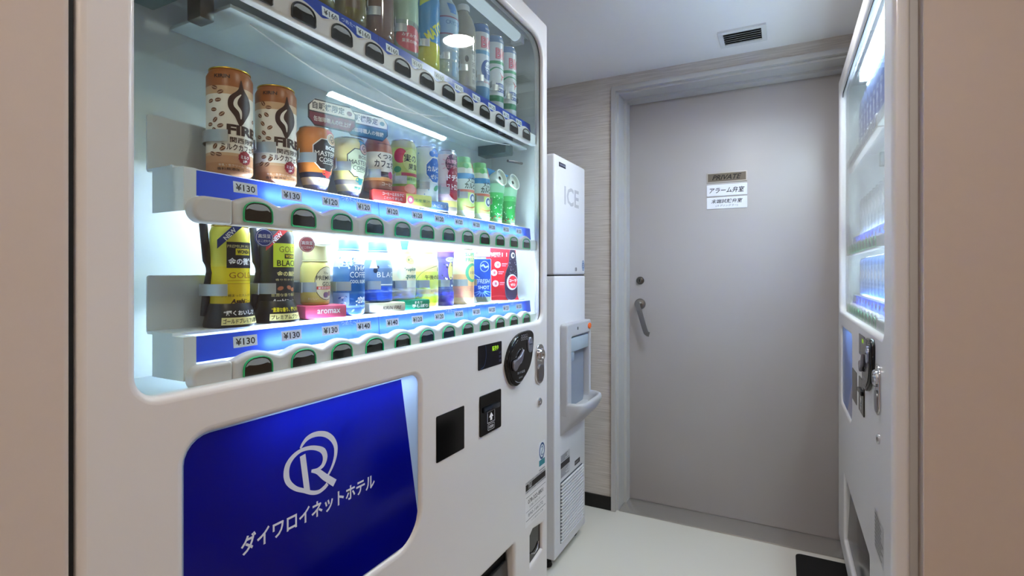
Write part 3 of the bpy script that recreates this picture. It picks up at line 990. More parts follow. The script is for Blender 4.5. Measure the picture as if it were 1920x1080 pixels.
def bottle(t, prof, bands, cap_r, cap_h, capmat, name='bottle_body'):
    banded(prof, bands).build(name, t, angle=50)
    z = prof[-1][1]
    pr = [(cap_r, z - 0.2), (cap_r, z + cap_h - 1.5), (cap_r - 1.5, z + cap_h), (0, z + cap_h)]
    one('bottle_cap', mm(lathe(pr, 30)), capmat, t, angle=50)
    one('cap_ring', mm(lathe([(cap_r + 0.1, z - 3.2), (cap_r + 1.2, z - 2.8), (cap_r + 1.2, z - 1.2), (cap_r + 0.1, z - 0.8)], 30)), capmat, t, angle=50)
    return prof

def wrap(p, t, prof, rref, name='printed_label'):
    return p.build(name, t, on_lathe(prof, rref), cut=(0.004, 0.008))

def base_sign(t, x0, x1, h, depth, mat, prints, name='base_sign', y=-30):
    """small block in front of or under a sample"""
    s = one(name, mm(bev_box(x0, x1, y - depth, y, 0.4, h, min(3, h * 0.2), 2)), mat, t)
    if prints:
        prints.build('base_lettering', s, lambda x, z, l: (x, -(-(y - depth) * 0.001 + l), z))
    return s

GRP = 'sample drinks on the middle shelf'
cream, tan, brown = ink(238, 230, 216), ink(206, 168, 130), ink(160, 98, 52)
dkbrown, wine = ink(52, 26, 24), ink(150, 24, 44)

def fire_can(idx, label):
    t = sample(idx, 1, 'coffee_can', label, 'can', 'brown and cream coffee cans', turn=0.42)
    prof = can(t, 29.5, 148, [(16, ink(186, 132, 92)), (26, ink(196, 146, 108)), (30, tan), (110, cream), (121, tan), (148, ink(158, 92, 44))], GOLDRIM)
    p = Print()
    fl = smooth_loop([(4, 132), (8, 120), (17, 108), (19, 94), (12, 80), (3, 68), (-4, 80), (-12, 92), (-11, 106), (0, 118)], 5)
    p.poly(fl, dkbrown)
    p.ribbon([(4, 112), (-2, 104), (-3, 96), (3, 88), (4, 78)], [1, 4, 5.5, 4, 1], cream)
    p.text('KIRIN', -20, 134, 5, dkbrown, w=20, bold=0.03)
    p.text('FIRE', 9, 62, 14, dkbrown, w=46, bold=0.05)
    p.text('関西限定', 9, 48, 8, dkbrown, w=38, bold=0.015)
    p.text('ミルクカフェオレ', 8, 38, 9, dkbrown, w=58, bold=0.02)
    p.poly([(10 + (10 if k % 2 else 9) * math.cos(k * PI / 12), 25 + (10 if k % 2 else 9) * math.sin(k * PI / 12)) for k in range(24)], wine)
    p.text('ミルク', 10, 26, 5, INKWHITE, w=13, bold=0.02).text('3種', 10, 20, 4.4, INKWHITE, bold=0.02)
    p.text('牛乳・生クリーム・脱脂粉乳', 2, 12.6, 3.4, cream, w=52)
    p.text('香料無添加コーヒー', 0, 7.4, 4, dkbrown, w=52, bold=0.01)
    for (bx, bz) in ((-30, 118), (-22, 112), (-36, 100), (-25, 101), (-31, 88), (-20, 82), (-29, 74), (-37, 68), (-22, 66), (-30, 60), (28, 80), (33, 66), (-29, 38), (-19, 35), (-33, 28), (-24, 27), (28, 40)):
        a = random.uniform(-1, 1)
        p.oval(bx, bz, 4.2, 2.8, ink(112, 66, 38), a, 14)
        p.ribbon([(bx - 3.4 * math.cos(a), bz - 3.4 * math.sin(a)), (bx, bz), (bx + 3.4 * math.cos(a), bz + 3.4 * math.sin(a))], 0.9, ink(210, 180, 150))
    wrap(p, t, prof, 29.5)

fire_can(0, 'cream coffee can with flame print at the shelf end by the white end plate')
fire_can(1, 'cream coffee can with flame print beside the orange octagon-label bottle')

def octagon(cx, cy, w, h, c=0.25):
    a, b = w / 2, h / 2
    k = min(w, h) * c
    return [(cx - a + k, cy - b), (cx + a - k, cy - b), (cx + a, cy - b + k), (cx + a, cy + b - k), (cx + a - k, cy + b), (cx - a + k, cy + b), (cx - a, cy + b - k), (cx - a, cy - b + k)]

def master_can(idx, label, c_body, c_oct, c_line, c_txt, c_band, c_low, cup, sub, card, boss):
    t = sample(idx, 1, 'coffee_can', label, 'can', GRP)
    prof = [(16, 0), (17.5, 2), (21, 14), (25, 30), (28, 48), (30, 66), (31, 82), (29.5, 96), (25, 103)]
    banded(prof, [(10, ink(120, 116, 120)), (22, c_low), (30, c_band), (104, c_body)]).build('can_body', t, angle=50)
    one('can_lid', mm(lathe([(25, 103), (26, 103.5), (26, 105), (24, 105), (23.5, 103), (0, 103)], 36)), SILVERLID, t)
    p = Print()
    p.poly(octagon(8, 60, 48, 50), c_line).poly(octagon(8, 60, 45, 47), c_oct)
    p.rect(6, 24, 84, 101, cup)
    p.oval(15, 86, 10, 10, c_line).oval(15, 86, 9, 9, tan).ribbon([(10, 84), (13, 91), (19, 90), (20, 84), (15, 81), (13, 85), (17, 86)], 1.3, dkbrown)
    p.text('BOSS', 14, 71, 6.5, boss, w=22, bold=0.04)
    p.text("MASTER'S", 9, 61, 8, c_txt, w=44)
    p.text('COFFEE', 10, 51, 7.5, c_txt, w=32)
    p.rect(0, 20, 45, 45.8, c_txt)
    p.poly([(5, 36), (22, 36), (20, 28), (16, 23), (10, 23), (6, 28)], cup).oval(13.5, 36, 8.5, 2.4, c_oct).ribbon([(6, 33), (1.5, 32), (2, 28), (7, 27)], 1.6, cup)
    p.text(sub, 9, 16, 6.5, cup, w=34 if len(sub) > 2 else 22, bold=0.01)
    p.text('BLENDED COFFEE', 6, 5, 3, cream, w=26)
    wrap(p, t, prof, 28)
    # die-cut card standing above the sample
    fy = 0.022 if len(sub) > 2 else 0.030
    cd = one('topper_card', face(plate([[(x * 0.001, y * 0.001) for x, y in octagon(20, 128, 84, 44, 0.26)]], 0.0012), fy), INKBLACK, t)
    q = Print()
    q.poly([(-20, 130), (60, 130), (60, 138), (52, 148), (-12, 148), (-20, 138)], cream)
    q.poly([(-20, 128), (-20, 118), (-12, 108), (52, 108), (60, 118), (60, 128)], card)
    q.text('自販機限定', 13, 139.5, 12, INKBLACK, w=56, bold=0.02)
    q.oval(50, 138, 5, 4, card)
    q.text('缶珈琲職人の仕上げ' if len(sub) > 2 else '缶珈琲職人の微糖', 20, 118, 8.5, cream, w=66, bold=0.01)
    q.build('card_lettering', cd, on_face(fy))
    one('card_stem', box(0.002, 0.010, -fy + 0.0014, -fy + 0.0024, 0.090, 0.120), CLEAR, t)

master_can(2, 'orange bell-shaped coffee bottle with black octagon label and dark red topper card', ink(205, 120, 46), ink(36, 22, 24), cream, ink(235, 228, 215), ink(36, 38, 58), ink(232, 206, 150), ink(206, 52, 44), 'オリジナル', ink(118, 30, 40), INKWHITE)
master_can(3, 'pale yellow bell-shaped coffee bottle with teal cup and teal topper card', ink(226, 214, 130), ink(214, 226, 190), INKBLACK, ink(40, 46, 44), ink(140, 128, 116), ink(214, 200, 140), ink(24, 118, 122), '微糖', ink(28, 92, 112), ink(150, 150, 120))

# cafe bottle with red base
t = sample(4, 1, 'coffee_bottle', 'cream and brown cafe drink bottle on a red base sign', 'bottle', GRP)
pr = [(23, 22), (27, 25), (27.5, 40), (27.5, 98), (26, 108), (21, 120), (19, 124)]
bottle(t, pr, [(40, ink(150, 88, 56)), (46, ink(214, 150, 96)), (56, tan), (94, cream), (124, ink(188, 118, 84))], 17, 10, ink(196, 184, 150))
p = Print()
p.text('くつろぎ', 8, 86, 11, INKBLACK, w=44, bold=0.02).text('カフェオレ', 8, 72, 13, INKBLACK, w=56, bold=0.02)
p.rect(-8, 12, 47, 57, dkbrown).oval(14, 52, 7, 7, ink(190, 40, 96)).text('コーヒー', 8, 34, 6, cream, w=28).rect(-14, 20, 110, 111, dkbrown)
wrap(p, t, pr, 27.5)
q = Print()
q.text('コーヒーとミルクに', 14, 15, 6, INKWHITE, w=46, bold=0.02).text('こだわりました', 14, 7, 5, INKWHITE, w=40, bold=0.01)
base_sign(t, -27, 44, 22, 20, ink(226, 70, 66), q, y=-14)

# fruit can
t = sample(5, 1, 'juice_can', 'green fruit juice can with red fruit print behind a yellow base sign', 'can', GRP, tall=1.06)
pf = can(t, 27, 128, [(38, ink(226, 120, 110)), (56, ink(150, 190, 100)), (112, ink(186, 206, 96)), (128, ink(180, 186, 120))])
p = Print()
p.oval(-20, 96, 14, 14, ink(206, 56, 60)).oval(4, 88, 19, 22, ink(206, 222, 130)).oval(-26, 70, 8, 6, ink(70, 160, 90))
p.text('実の', 2, 92, 15, INKBLACK, w=30, bold=0.01).text('果実', 8, 76, 12, INKBLACK, w=24, bold=0.01).rect(-18, 28, 58, 64, ink(170, 60, 50)).text('しぼりたて', 4, 52, 5, INKBLACK, w=34).oval(2, 34, 14, 9, ink(240, 170, 160))
wrap(p, t, pf, 27)
q = Print()
q.oval(-2, 12, 8, 8, ink(230, 120, 140)).oval(-2, 12, 4, 4, INKWHITE).text('国産果汁', 26, 12, 6, ink(60, 130, 110), w=38)
base_sign(t, -30, 50, 24, 16, ink(226, 232, 120), q, y=-16)

# blue jelly can
t = sample(6, 1, 'jelly_can', 'pale blue jelly drink can with round blue label and blue base sign', 'can', GRP, tall=1.12)
pf = can(t, 27, 124, [(70, ink(206, 222, 232)), (124, ink(216, 228, 232))])
p = Print()
p.poly(octagon(8, 78, 46, 50, 0.33), INKWHITE).poly(octagon(8, 78, 42, 46, 0.33), ink(44, 100, 190)).text('カルピス', 8, 80, 11, INKWHITE, w=38, bold=0.03).text('ゼリー', 8, 65, 9, INKWHITE, w=24, bold=0.03)
p.oval(12, 113, 12, 9, ink(60, 120, 210)).oval(0, 109, 7, 6, ink(60, 120, 210)).text('振って', 10, 112, 5, INKWHITE, w=14).oval(12, 44, 9, 5, ink(80, 170, 130), 0.5)
for k in range(14):
    p.oval(random.uniform(-34, 30), random.uniform(30, 118), 1.4, 1.4, ink(120, 170, 220), 0, 10)
wrap(p, t, pf, 27)
q = Print()
q.text('のみごたえ', 12, 9, 6, INKWHITE, w=44, bold=0.01)
base_sign(t, -28, 40, 18, 14, ink(110, 150, 222), q, y=-18)

# dark red drink can
t = sample(7, 1, 'energy_can', 'pink and wine red drink can with bold white characters', 'can', GRP, tall=1.15)
pf = can(t, 27, 128, [(14, ink(140, 128, 110)), (26, ink(214, 204, 120)), (60, ink(216, 190, 196)), (118, ink(222, 206, 208)), (128, SILVERLID)])
p = Print()
p.oval(6, 100, 22, 20, ink(96, 60, 76)).oval(10, 62, 24, 34, wine).text('ドデカ', 6, 72, 13, INKWHITE, w=38, bold=0.04).text('ストロング', 10, 54, 13, INKWHITE, w=46, bold=0.04)
p.text('強炭酸', 2, 104, 9, ink(226, 160, 176), w=30, bold=0.02).text('エナジー', 2, 94, 7, ink(226, 160, 176), w=32, bold=0.02)
for k in range(12):
    a = k * PI / 6
    p.ribbon([(2 + 20 * math.cos(a), 98 + 14 * math.sin(a)), (2 + 27 * math.cos(a), 98 + 19 * math.sin(a))], 1.6, ink(226, 160, 176), False)
wrap(p, t, pf, 27)

def melon_bottle(idx, label):
    t = sample(idx, 1, 'melon_bottle', label, 'bottle', 'melon drink bottles', tall=1.15)
    pr = [(24, 0), (27, 3), (27.5, 20), (27.5, 86), (26, 96), (22, 112), (20, 116)]
    bottle(t, pr, [(14, ink(232, 240, 190)), (52, ink(196, 224, 130)), (58, ink(222, 130, 110)), (80, ink(206, 226, 220)), (92, ink(56, 140, 196)), (104, ink(226, 236, 224)), (118, ink(140, 204, 130))], 18, 12, ink(120, 196, 130))
    p = Print()
    p.text('メロン', 10, 78, 12, INKBLACK, w=34, bold=0.015).text('カルピス', 9, 66, 13, ink(30, 60, 40), w=44, bold=0.035)
    p.oval(10, 40, 11, 11, INKWHITE).oval(10, 40, 9, 9, ink(70, 110, 150)).oval(10, 40, 5, 5, INKWHITE).ribbon([(-16, 24), (6, 20), (28, 27)], [0.5, 2, 3], ink(206, 90, 60))
    p.text('さわやかな', 6, 9, 6, ink(90, 130, 90), w=34, bold=0.01)
    p.oval(-8, 108, 9, 6, ink(90, 186, 110)).rect(14, 24, 96, 114, ink(206, 120, 110))
    wrap(p, t, pr, 27.5)
melon_bottle(8, 'melon drink bottle with blue band beside the wine red can')
melon_bottle(9, 'melon drink bottle with blue band beside the green soda cups')

def soda_cup(idx, label):
    t = sample(idx, 1, 'soda_cup', label, 'cup', 'green soda cups')
    pr = [(20, 0), (21.5, 1), (27, 80), (29.5, 100), (30, 104)]
    banded(pr, [(6, ink(206, 232, 170)), (14, ink(120, 206, 110)), (66, ink(22, 150, 66)), (80, ink(70, 184, 100)), (105, ink(150, 206, 170))]).build('cup_body', t, angle=50)
    p = Print()
    for k in range(46):
        s = random.uniform(0.5, 1.7)
        p.oval(random.uniform(-36, 30), random.uniform(12, 80), s, s * 1.3, ink(206, 240, 206), 0, 8)
    for (x, z) in ((-12, 16), (10, 20), (2, 14), (-20, 12)):
        p.oval(x, z, 2.6, 2.2, ink(186, 60, 50), 0, 10)
    p.text('はじけるメロンソーダ', -2, 6, 4, ink(90, 120, 90), w=46)
    wrap(p, t, pr, 25)
    mt = Matrix.Translation((0.004, -0.010, 0.118)) @ Matrix.Rotation(math.radians(20), 4, 'Z') @ Matrix.Rotation(math.radians(74), 4, 'X')
    ld = one('cap_sleeve', xform(mm(lathe([(17, -22), (18, -20), (23, 14), (23, 16), (20.5, 16), (19, 8), (0, 8)], 30)), mt), ink(226, 236, 228), t, angle=50)
    one('cap_eyelet', xform(mm(lathe([(5, 8.3), (5, 9.6), (1.8, 9.6), (1.6, 8.3)], 18)), mt), ink(20, 40, 34), ld)
    one('blue_flag', xform(box(-0.018, 0.018, -0.0005, 0.0005, 0, 0.045), Matrix.Translation((-0.012, 0.000, 0.100)) @ Matrix.Rotation(math.radians(10), 4, 'Y')), ink(30, 130, 190), t)
soda_cup(10, 'green soda cup with tilted white cap beside the melon drink bottles')
soda_cup(11, 'green soda cup with tilted white cap at the end of the shelf')

# ---- bottom row
GRB = 'sample drinks on the bottom shelf'
gold, navy, ltgold = ink(226, 206, 30), ink(16, 22, 38), ink(232, 222, 150)

def wonda(idx, label, dark):
    t = sample(idx, 2, 'coffee_can', label, 'can', GRB)
    pr = [(23, 16), (25, 19), (25.5, 30), (25.5, 132), (23, 139)]
    if dark:
        b = [(139, ink(22, 30, 40))]
    else:
        b = [(60, ink(222, 190, 30)), (84, gold), (139, ink(226, 214, 70))]
    banded(pr, b).build('can_body', t, angle=50)
    one('can_lid', mm(lathe([(23, 139), (24, 140), (24, 142), (22, 142), (22, 140), (0, 140)], 36)), GOLDRIM, t)
    p = Print()
    if dark:
        p.rect(-14, 30, 84, 120, ink(200, 214, 60)).text('GOLD', 9, 111, 9, ink(120, 110, 40), w=30).rect(2, 22, 97, 104, INKBLACK).text('WONDA', 12, 100.5, 4.5, gold, w=17, bold=0.03)
        p.text('BLACK', 10, 90, 9, INKBLACK, w=38, bold=0.015).text('金の無糖', 8, 74, 8, ltgold, w=34, bold=0.02).text('香り引き立つ', 6, 65, 3, ltgold, w=34)
        p.oval(-4, 52, 4.5, 3, ink(170, 100, 70), 0.3).oval(10, 53, 4.5, 3, ink(170, 100, 70), -0.4).oval(18, 50, 4.5, 3, ink(190, 120, 80), 0.2)
        p.text('豊潤な香り極み', 4, 42, 5, ltgold, w=42).text('Asahi', -6, 33, 6, INKWHITE, w=20, bold=0.03, shear=0.2).text('コーヒー', 16, 33, 5, INKWHITE, w=22)
    else:
        p.rect(-13, 30, 82, 118, navy).text('PREMIUM MILD', 6, 112, 4, ltgold, w=36).rect(-2, 22, 100, 109, gold).text('WONDA', 10, 104.5, 5.5, INKBLACK, w=20, bold=0.04)
        p.text('金の微糖', 8, 91, 10, INKWHITE, w=38, bold=0.025).text('GOLD', 8, 72, 8, ink(150, 96, 20), w=36).rect(-12, 28, 64, 65, ink(190, 150, 20)).rect(-12, 28, 60, 61, ink(190, 150, 20))
        p.text('引き締まった大人の味', 2, 44, 4, dkbrown, w=44).text('Asahi', 2, 36, 6.5, dkbrown, w=20, bold=0.04, shear=0.2).text('コーヒー', 22, 36, 5, dkbrown, w=20)
    wrap(p, t, pr, 25.5)
    # flared black stand and left post
    st = [(33, 0.4), (33.5, 3), (29, 26), (27, 34)]
    s = one('display_stand', mm(lathe([(33, 0.4), (33.5, 3), (29, 26), (26.5, 33), (25.8, 33), (25.8, 16), (0, 16)], 36)), ink(14, 20, 28), t, angle=50)
    q = Print()
    q.text('“輝くおいしさ”' if not dark else '“豊潤な香り、輝くキレ”', 6, 20, 7, INKWHITE if not dark else gold, w=48, bold=0.025)
    q.rect(-20, 34, 4, 14, ltgold).text('ゴールドプレミアム微糖' if not dark else 'プレミアムブラック', 7, 9, 7, INKBLACK, w=50, bold=0.02)
    q.build('stand_lettering', s, on_lathe(st, 30), cut=(0.004, 0.008))
    one('side_post', mm(tube([(-30, 8, 16), (-29, 4, 50), (-25.5, 0, 76), (-29, 2, 92), (-33, 4, 143)], 5.2, 12)), ink(18, 26, 38), t, angle=60)
    # corner ribbon and round seal
    rb = one('new_ribbon', face(plate([[(-0.026, 0.108), (-0.026, 0.120), (-0.003, 0.143), (0.010, 0.143)]], 0.001), 0.0275), ink(24, 50, 120) if not dark else ink(190, 60, 60), t)
    q = Print()
    q.text('NEW', -10, 128.5, 6.5, INKWHITE, w=20, bold=0.03, rot=PI / 4 + 0.03)
    q.build('ribbon_lettering', rb, on_face(0.0275))
    return t

def seal(t, x, z, r, col):
    s = one('round_seal', face(plate([ellipse(x * 0.001, z * 0.001, r * 0.001)], 0.001), 0.028), col, t)
    q = Print()
    q.oval(x, z, r - 1, r - 1, INKWHITE).oval(x, z, r - 1.8, r - 1.8, col)
    q.text('高級豆', x, z + 2, 6, INKWHITE, w=18, bold=0.02).text('にこだわり', x, z - 5, 3.6, INKWHITE, w=17, bold=0.02)
    q.build('seal_lettering', s, on_face(0.028))

tw = wonda(0, 'golden yellow coffee can with black label on a flared black stand', False)
seal(tw, 36, 126, 13, ink(40, 62, 140))
tw = wonda(1, 'black coffee can with yellow label on a flared dark stand', True)
seal(tw, 36, 120, 12.5, ink(190, 96, 104))

# gold bottle on pink base
t = sample(2, 2, 'coffee_bottle', 'gold coffee bottle with large cream cap on a pink base', 'bottle', GRB)
pr = [(20, 22), (23, 25), (24, 60), (23.5, 84), (20, 93), (17.5, 97)]
bottle(t, pr, [(28, ink(196, 170, 60)), (60, ink(206, 186, 96)), (98, ink(218, 206, 120))], 20, 40, ink(232, 226, 170))
one('cap_top', mm(xform(lathe([(23, 0), (24.5, 2), (24.5, 5), (22, 7), (0, 7)], 30), Matrix.Translation((0, -4, 128)) @ Matrix.Rotation(math.radians(24), 4, 'X'))), ink(246, 244, 226), t)
p = Print()
p.oval(10, 58, 22, 28, dkbrown).oval(10, 58, 21, 27, ink(206, 198, 160)).text('The', 8, 75, 4, dkbrown, w=10, shear=0.3).text('PREMIUM', 9, 67, 7, INKBLACK, w=36, bold=0.01).text('GOLD', 12, 57, 7, INKBLACK, w=22, bold=0.01)
p.rect(-9, 28, 48, 53, ink(196, 60, 56)).text('厳選香料仕立て', 10, 50.5, 3.6, INKWHITE, w=32)
p.poly(octagon(8, 39, 10, 9), ink(110, 70, 100)).poly(octagon(16, 41, 8, 8), ink(140, 80, 90)).text('おいしい', -14, 33, 4, cream, w=16)
wrap(p, t, pr, 24)
q = Print()
q.text('aromax', 10, 12, 7, INKWHITE, w=40, bold=0.01)
base_sign(t, -30, 42, 22, 50, ink(214, 84, 118), q, y=21)
one('pale_backing', box(-0.034, 0.024, 0.024, 0.026, 0.0625, 0.138), ink(198, 190, 176), t)

def cool_bottle(idx, label, ice):
    t = sample(idx, 2, 'coffee_bottle', label, 'bottle', GRB)
    z0 = 0 if ice else 20
    pr = [(24, z0), (27, z0 + 3), (27.5, z0 + 16), (27.5, 82), (25, 96), (19.5, 112), (18, 118)]
    if ice:
        b = [(14, ink(60, 100, 180)), (40, ink(140, 180, 226)), (86, ink(56, 110, 176)), (119, ink(206, 224, 240))]
    else:
        b = [(24, ink(60, 90, 160)), (50, ink(40, 76, 186)), (84, ink(96, 122, 160)), (100, ink(120, 146, 180)), (119, ink(226, 232, 240))]
    bottle(t, pr, b, 18, 17, ink(104, 146, 204))
    p = Print()
    if ice:
        p.rect(-12, 34, 18, 90, ink(30, 84, 150)).text('THE', 6, 84, 9, INKWHITE, w=20).text('COFFEE', 8, 72, 10, INKWHITE, w=38).text('COOL BLEND', 7, 60, 6, INKWHITE, w=36, bold=0.02)
        for k in range(60):
            p.oval(random.uniform(-40, 30), random.uniform(9, 34) if k % 2 else random.uniform(84, 104), random.uniform(1, 4), random.uniform(0.8, 2), random.choice([ink(220, 236, 250), ink(70, 110, 180), ink(150, 190, 230)]), random.uniform(-1, 1), 9)
        p.text('-20℃', 14, 27, 11, INKWHITE, w=30, bold=0.02)
    else:
        p.text('BLACK', 10, 72, 10, INKWHITE, w=50, sp=1.2).text('THE', 14, 88, 5, INKWHITE, w=12).oval(-18, 80, 4, 5, navy).oval(-14, 86, 3, 3, navy)
        p.poly([(-30, 84), (-22, 112), (-14, 84)], ink(226, 234, 244)).rect(-34, 30, 52, 54, INKWHITE)
    wrap(p, t, pr, 27.5)
    return t
cool_bottle(3, 'icy blue coffee bottle with splash print and silver blue cap', True)
t = cool_bottle(4, 'blue grey BLACK coffee bottle on a cream base sign', False)
q = Print()
q.text('KIRIN FIRE', 14, 9, 6.5, dkbrown, w=40, bold=0.01, shear=0.3)
base_sign(t, -34, 44, 19, 48, ink(214, 206, 180), q, y=18)

# orange squeeze carton bottle with green base
t = sample(5, 2, 'juice_bottle', 'pale juice bottle with script lettering on a green base sign', 'bottle', GRB)
pr = [(22, 20), (25, 23), (25.5, 40), (25.5, 84), (22, 104), (18, 114)]
bottle(t, pr, [(46, ink(206, 200, 180)), (60, ink(220, 226, 200)), (115, ink(240, 226, 186))], 17, 14, ink(240, 230, 160))
p = Print()
p.text('Tropicana', 6, 82, 9, ink(30, 110, 90), w=40, bold=0.02, shear=0.2, rot=0.08).text('Squeeze', 6, 68, 13, ink(30, 110, 90), w=42, bold=0.02, shear=0.25).oval(6, 102, 14, 9, ink(240, 200, 120)).text('果実感', 6, 102, 6, ink(60, 120, 60), w=20, bold=0.02).oval(-16, 74, 10, 12, ink(226, 232, 190))
wrap(p, t, pr, 25.5)
q = Print()
q.text('まるで', 18, 15, 5, INKWHITE, w=18, bold=0.02).text('手しぼり', 22, 8, 7, INKWHITE, w=38, bold=0.03)
base_sign(t, -26, 46, 21, 50, ink(30, 130, 100), q, y=20)
one('cup_tag', face(plate([[(-0.022, 0.140), (-0.018, 0.122), (-0.006, 0.122), (-0.002, 0.140)]], 0.001), 0.026), ink(110, 190, 206), t)

# tea bottle
t = sample(6, 2, 'tea_bottle', 'yellow green milk tea bottle with black script characters', 'bottle', GRB)
pr = [(24, 0), (27, 3), (27.5, 14), (27.5, 74), (26, 92), (20, 110), (17, 116)]
bottle(t, pr, [(30, ink(206, 224, 60)), (40, ink(226, 206, 110)), (78, ink(216, 228, 90)), (96, ink(240, 226, 150)), (117, ink(244, 206, 150))], 16, 16, ink(240, 186, 120))
p = Print()
p.ribbon([(-38, 60), (-20, 78), (4, 88), (30, 92)], 1, ink(90, 110, 40)).text('午後の紅茶', 8, 66, 10, ink(60, 66, 30), w=50, bold=0.01).oval(20, 84, 3, 6, ink(100, 110, 40), -0.4)
p.text('おいしい', 8, 36, 4, ink(110, 100, 50), w=24).text('爽やかレモン', 8, 12, 6, ink(90, 100, 40), w=36)
wrap(p, t, pr, 27.5)

# slim purple carton
t = sample(7, 2, 'juice_carton', 'slim purple grape drink with pink top', 'bottle', GRB)
pr = [(17, 0), (19, 3), (19.5, 30), (17, 40), (17, 100), (20, 112), (19, 126)]
bottle(t, pr, [(32, ink(74, 60, 150)), (60, ink(70, 76, 110)), (112, ink(104, 90, 180)), (127, ink(140, 110, 200))], 20, 14, ink(226, 150, 206))
p = Print()
p.oval(2, 106, 12, 6, INKWHITE).text('グレープ', 2, 106, 5, ink(80, 60, 150), w=18, bold=0.02).oval(4, 80, 8, 20, ink(226, 216, 120))
for k in range(20):
    p.oval(random.uniform(-20, 16), random.uniform(44, 98), 1.6, 2.4, INKWHITE if k % 2 else ink(60, 66, 90), 0.5, 8)
wrap(p, t, pr, 18)

# super fruit can
t = sample(8, 2, 'juice_can', 'orange and pale yellow fruit juice can with a green ring', 'can', GRB)
pf = can(t, 26.5, 134, [(16, ink(240, 210, 150)), (44, ink(236, 166, 130)), (72, ink(240, 190, 130)), (134, ink(244, 232, 170))])
p = Print()
p.text('SUPER', 8, 120, 9, ink(90, 176, 140), w=38, bold=0.03).text('FRUIT', 8, 107, 9, ink(90, 176, 140), w=36, bold=0.03).oval(10, 76, 21, 23, ink(80, 180, 140)).oval(12, 76, 15, 17, ink(244, 226, 140)).text('100', 12, 76, 7, ink(120, 90, 140), w=18)
p.text('ジュース', 6, 36, 8, ink(150, 150, 130), w=34)
wrap(p, t, pf, 26.5)

# blue cola card
t = sample(9, 2, 'cola_card', 'blue cola display card with white slanted base', 'card', GRB, turn=0.75)
cd = one('card_board', face(plate([rrect(-0.030, 0.030, 0.0004, 0.112, 0.002, 2)], 0.003), 0.006), INKWHITE, t)
p = Print()
p.poly([(-29, 111), (29, 111), (29, 1), (-6, 1), (-29, 46)], ink(32, 76, 176)).poly([(-8, 1), (29, 1), (29, 14), (-12, 14)], ink(120, 130, 110))
p.oval(12, 92, 12, 14, ink(190, 206, 236)).oval(12, 92, 10.5, 12.5, ink(32, 76, 176)).ribbon([(3, 92), (9, 96), (14, 90), (22, 93)], 4, ink(190, 206, 236))
p.text('REFRESH', 4, 54, 11, ink(196, 214, 240), w=44, bold=0.01, shear=0.2).text('SHOT', 10, 38, 9, ink(196, 214, 240), w=30, bold=0.02)
for k in range(7):
    a = math.radians(200 + k * 24)
    p.ribbon([(6 + 6 * math.cos(a), 30 + 5 * math.sin(a)), (6 + 26 * math.cos(a), 30 + 20 * math.sin(a))], [3, 0.6], ink(130, 180, 236), False)
p.ribbon([(-22, 76), (0, 62)], 1.5, ink(190, 214, 240), False)
p.build('card_print', cd, on_face(0.006))
sc = one('header_card', face(plate([rrect(-0.030, 0.028, 0.116, 0.146, 0.002, 2)], 0.0015), 0.006), ink(150, 120, 190), t)
q = Print()
q.rect(-28, 26, 118, 144, ink(236, 226, 244)).text('強カフェイン', -1, 137, 8, ink(110, 80, 160), w=44, bold=0.03, shear=0.15).text('刺激レベル', -1, 125, 7, ink(110, 80, 160), w=40, bold=0.03)
q.build('header_lettering', sc, on_face(0.006))
one('card_prop', box(-0.004, 0.004, -0.003, 0.010, 0.0004, 0.146), CLEAR, t)

# red cola card with bottle cut-out
t = sample(10.55, 2, 'cola_card', 'wide red cola display card with dark bottle cut-out at the shelf end', 'card', GRB, turn=0.75)
cd = one('card_board', face(plate([[(-0.046, 0.0004), (0.050, 0.0004), (0.046, 0.012), (0.040, 0.145), (-0.044, 0.145)]], 0.003), 0.006), ink(212, 34, 50), t)
p = Print()
p.text('強炭酸！！', -12, 126, 13, INKWHITE, w=54, bold=0.04)
for k, (x, z) in enumerate(((-12, 98), (-22, 76), (-18, 46))):
    p.oval(x, z, 9, 9, ink(246, 220, 224)).oval(x, z, 7.5, 7.5, ink(236, 200, 206)).oval(x + 1, z, 3, 4, ink(212, 120, 130)).rect(x + 12, x + 28, z + 1, z + 4, ink(240, 150, 160)).rect(x + 12, x + 24, z - 4, z - 1.5, ink(240, 150, 160))
p.ribbon([(-44, 8), (-10, 12), (20, 10), (46, 12)], 3, ink(232, 80, 90))
p.build('card_print', cd, on_face(0.006))
bt = one('bottle_cutout', face(plate([smooth_loop([(0.012, 0.006), (0.040, 0.006), (0.044, 0.060), (0.042, 0.100), (0.036, 0.138), (0.022, 0.138), (0.018, 0.100), (0.008, 0.064)], 4)], 0.006, 0.002), 0.0125), ink(40, 32, 56), t)
q = Print()
q.oval(28, 50, 16, 22, ink(190, 196, 220)).oval(30, 50, 13, 18, ink(204, 34, 52)).text('コーラ', 30, 54, 8, INKWHITE, w=20, bold=0.03).text('ゼロ', 30, 43, 7, INKWHITE, w=13, bold=0.03).oval(30, 124, 5, 8, INKWHITE).oval(31, 124, 3, 5, navy)
for k in range(20):
    q.oval(random.uniform(16, 40), random.uniform(72, 114), 0.7, 0.9, ink(190, 196, 220), 0, 7)
q.build('cutout_print', bt, on_face(0.0125))
one('card_prop', box(-0.004, 0.004, -0.003, 0.010, 0.0004, 0.12), CLEAR, t)

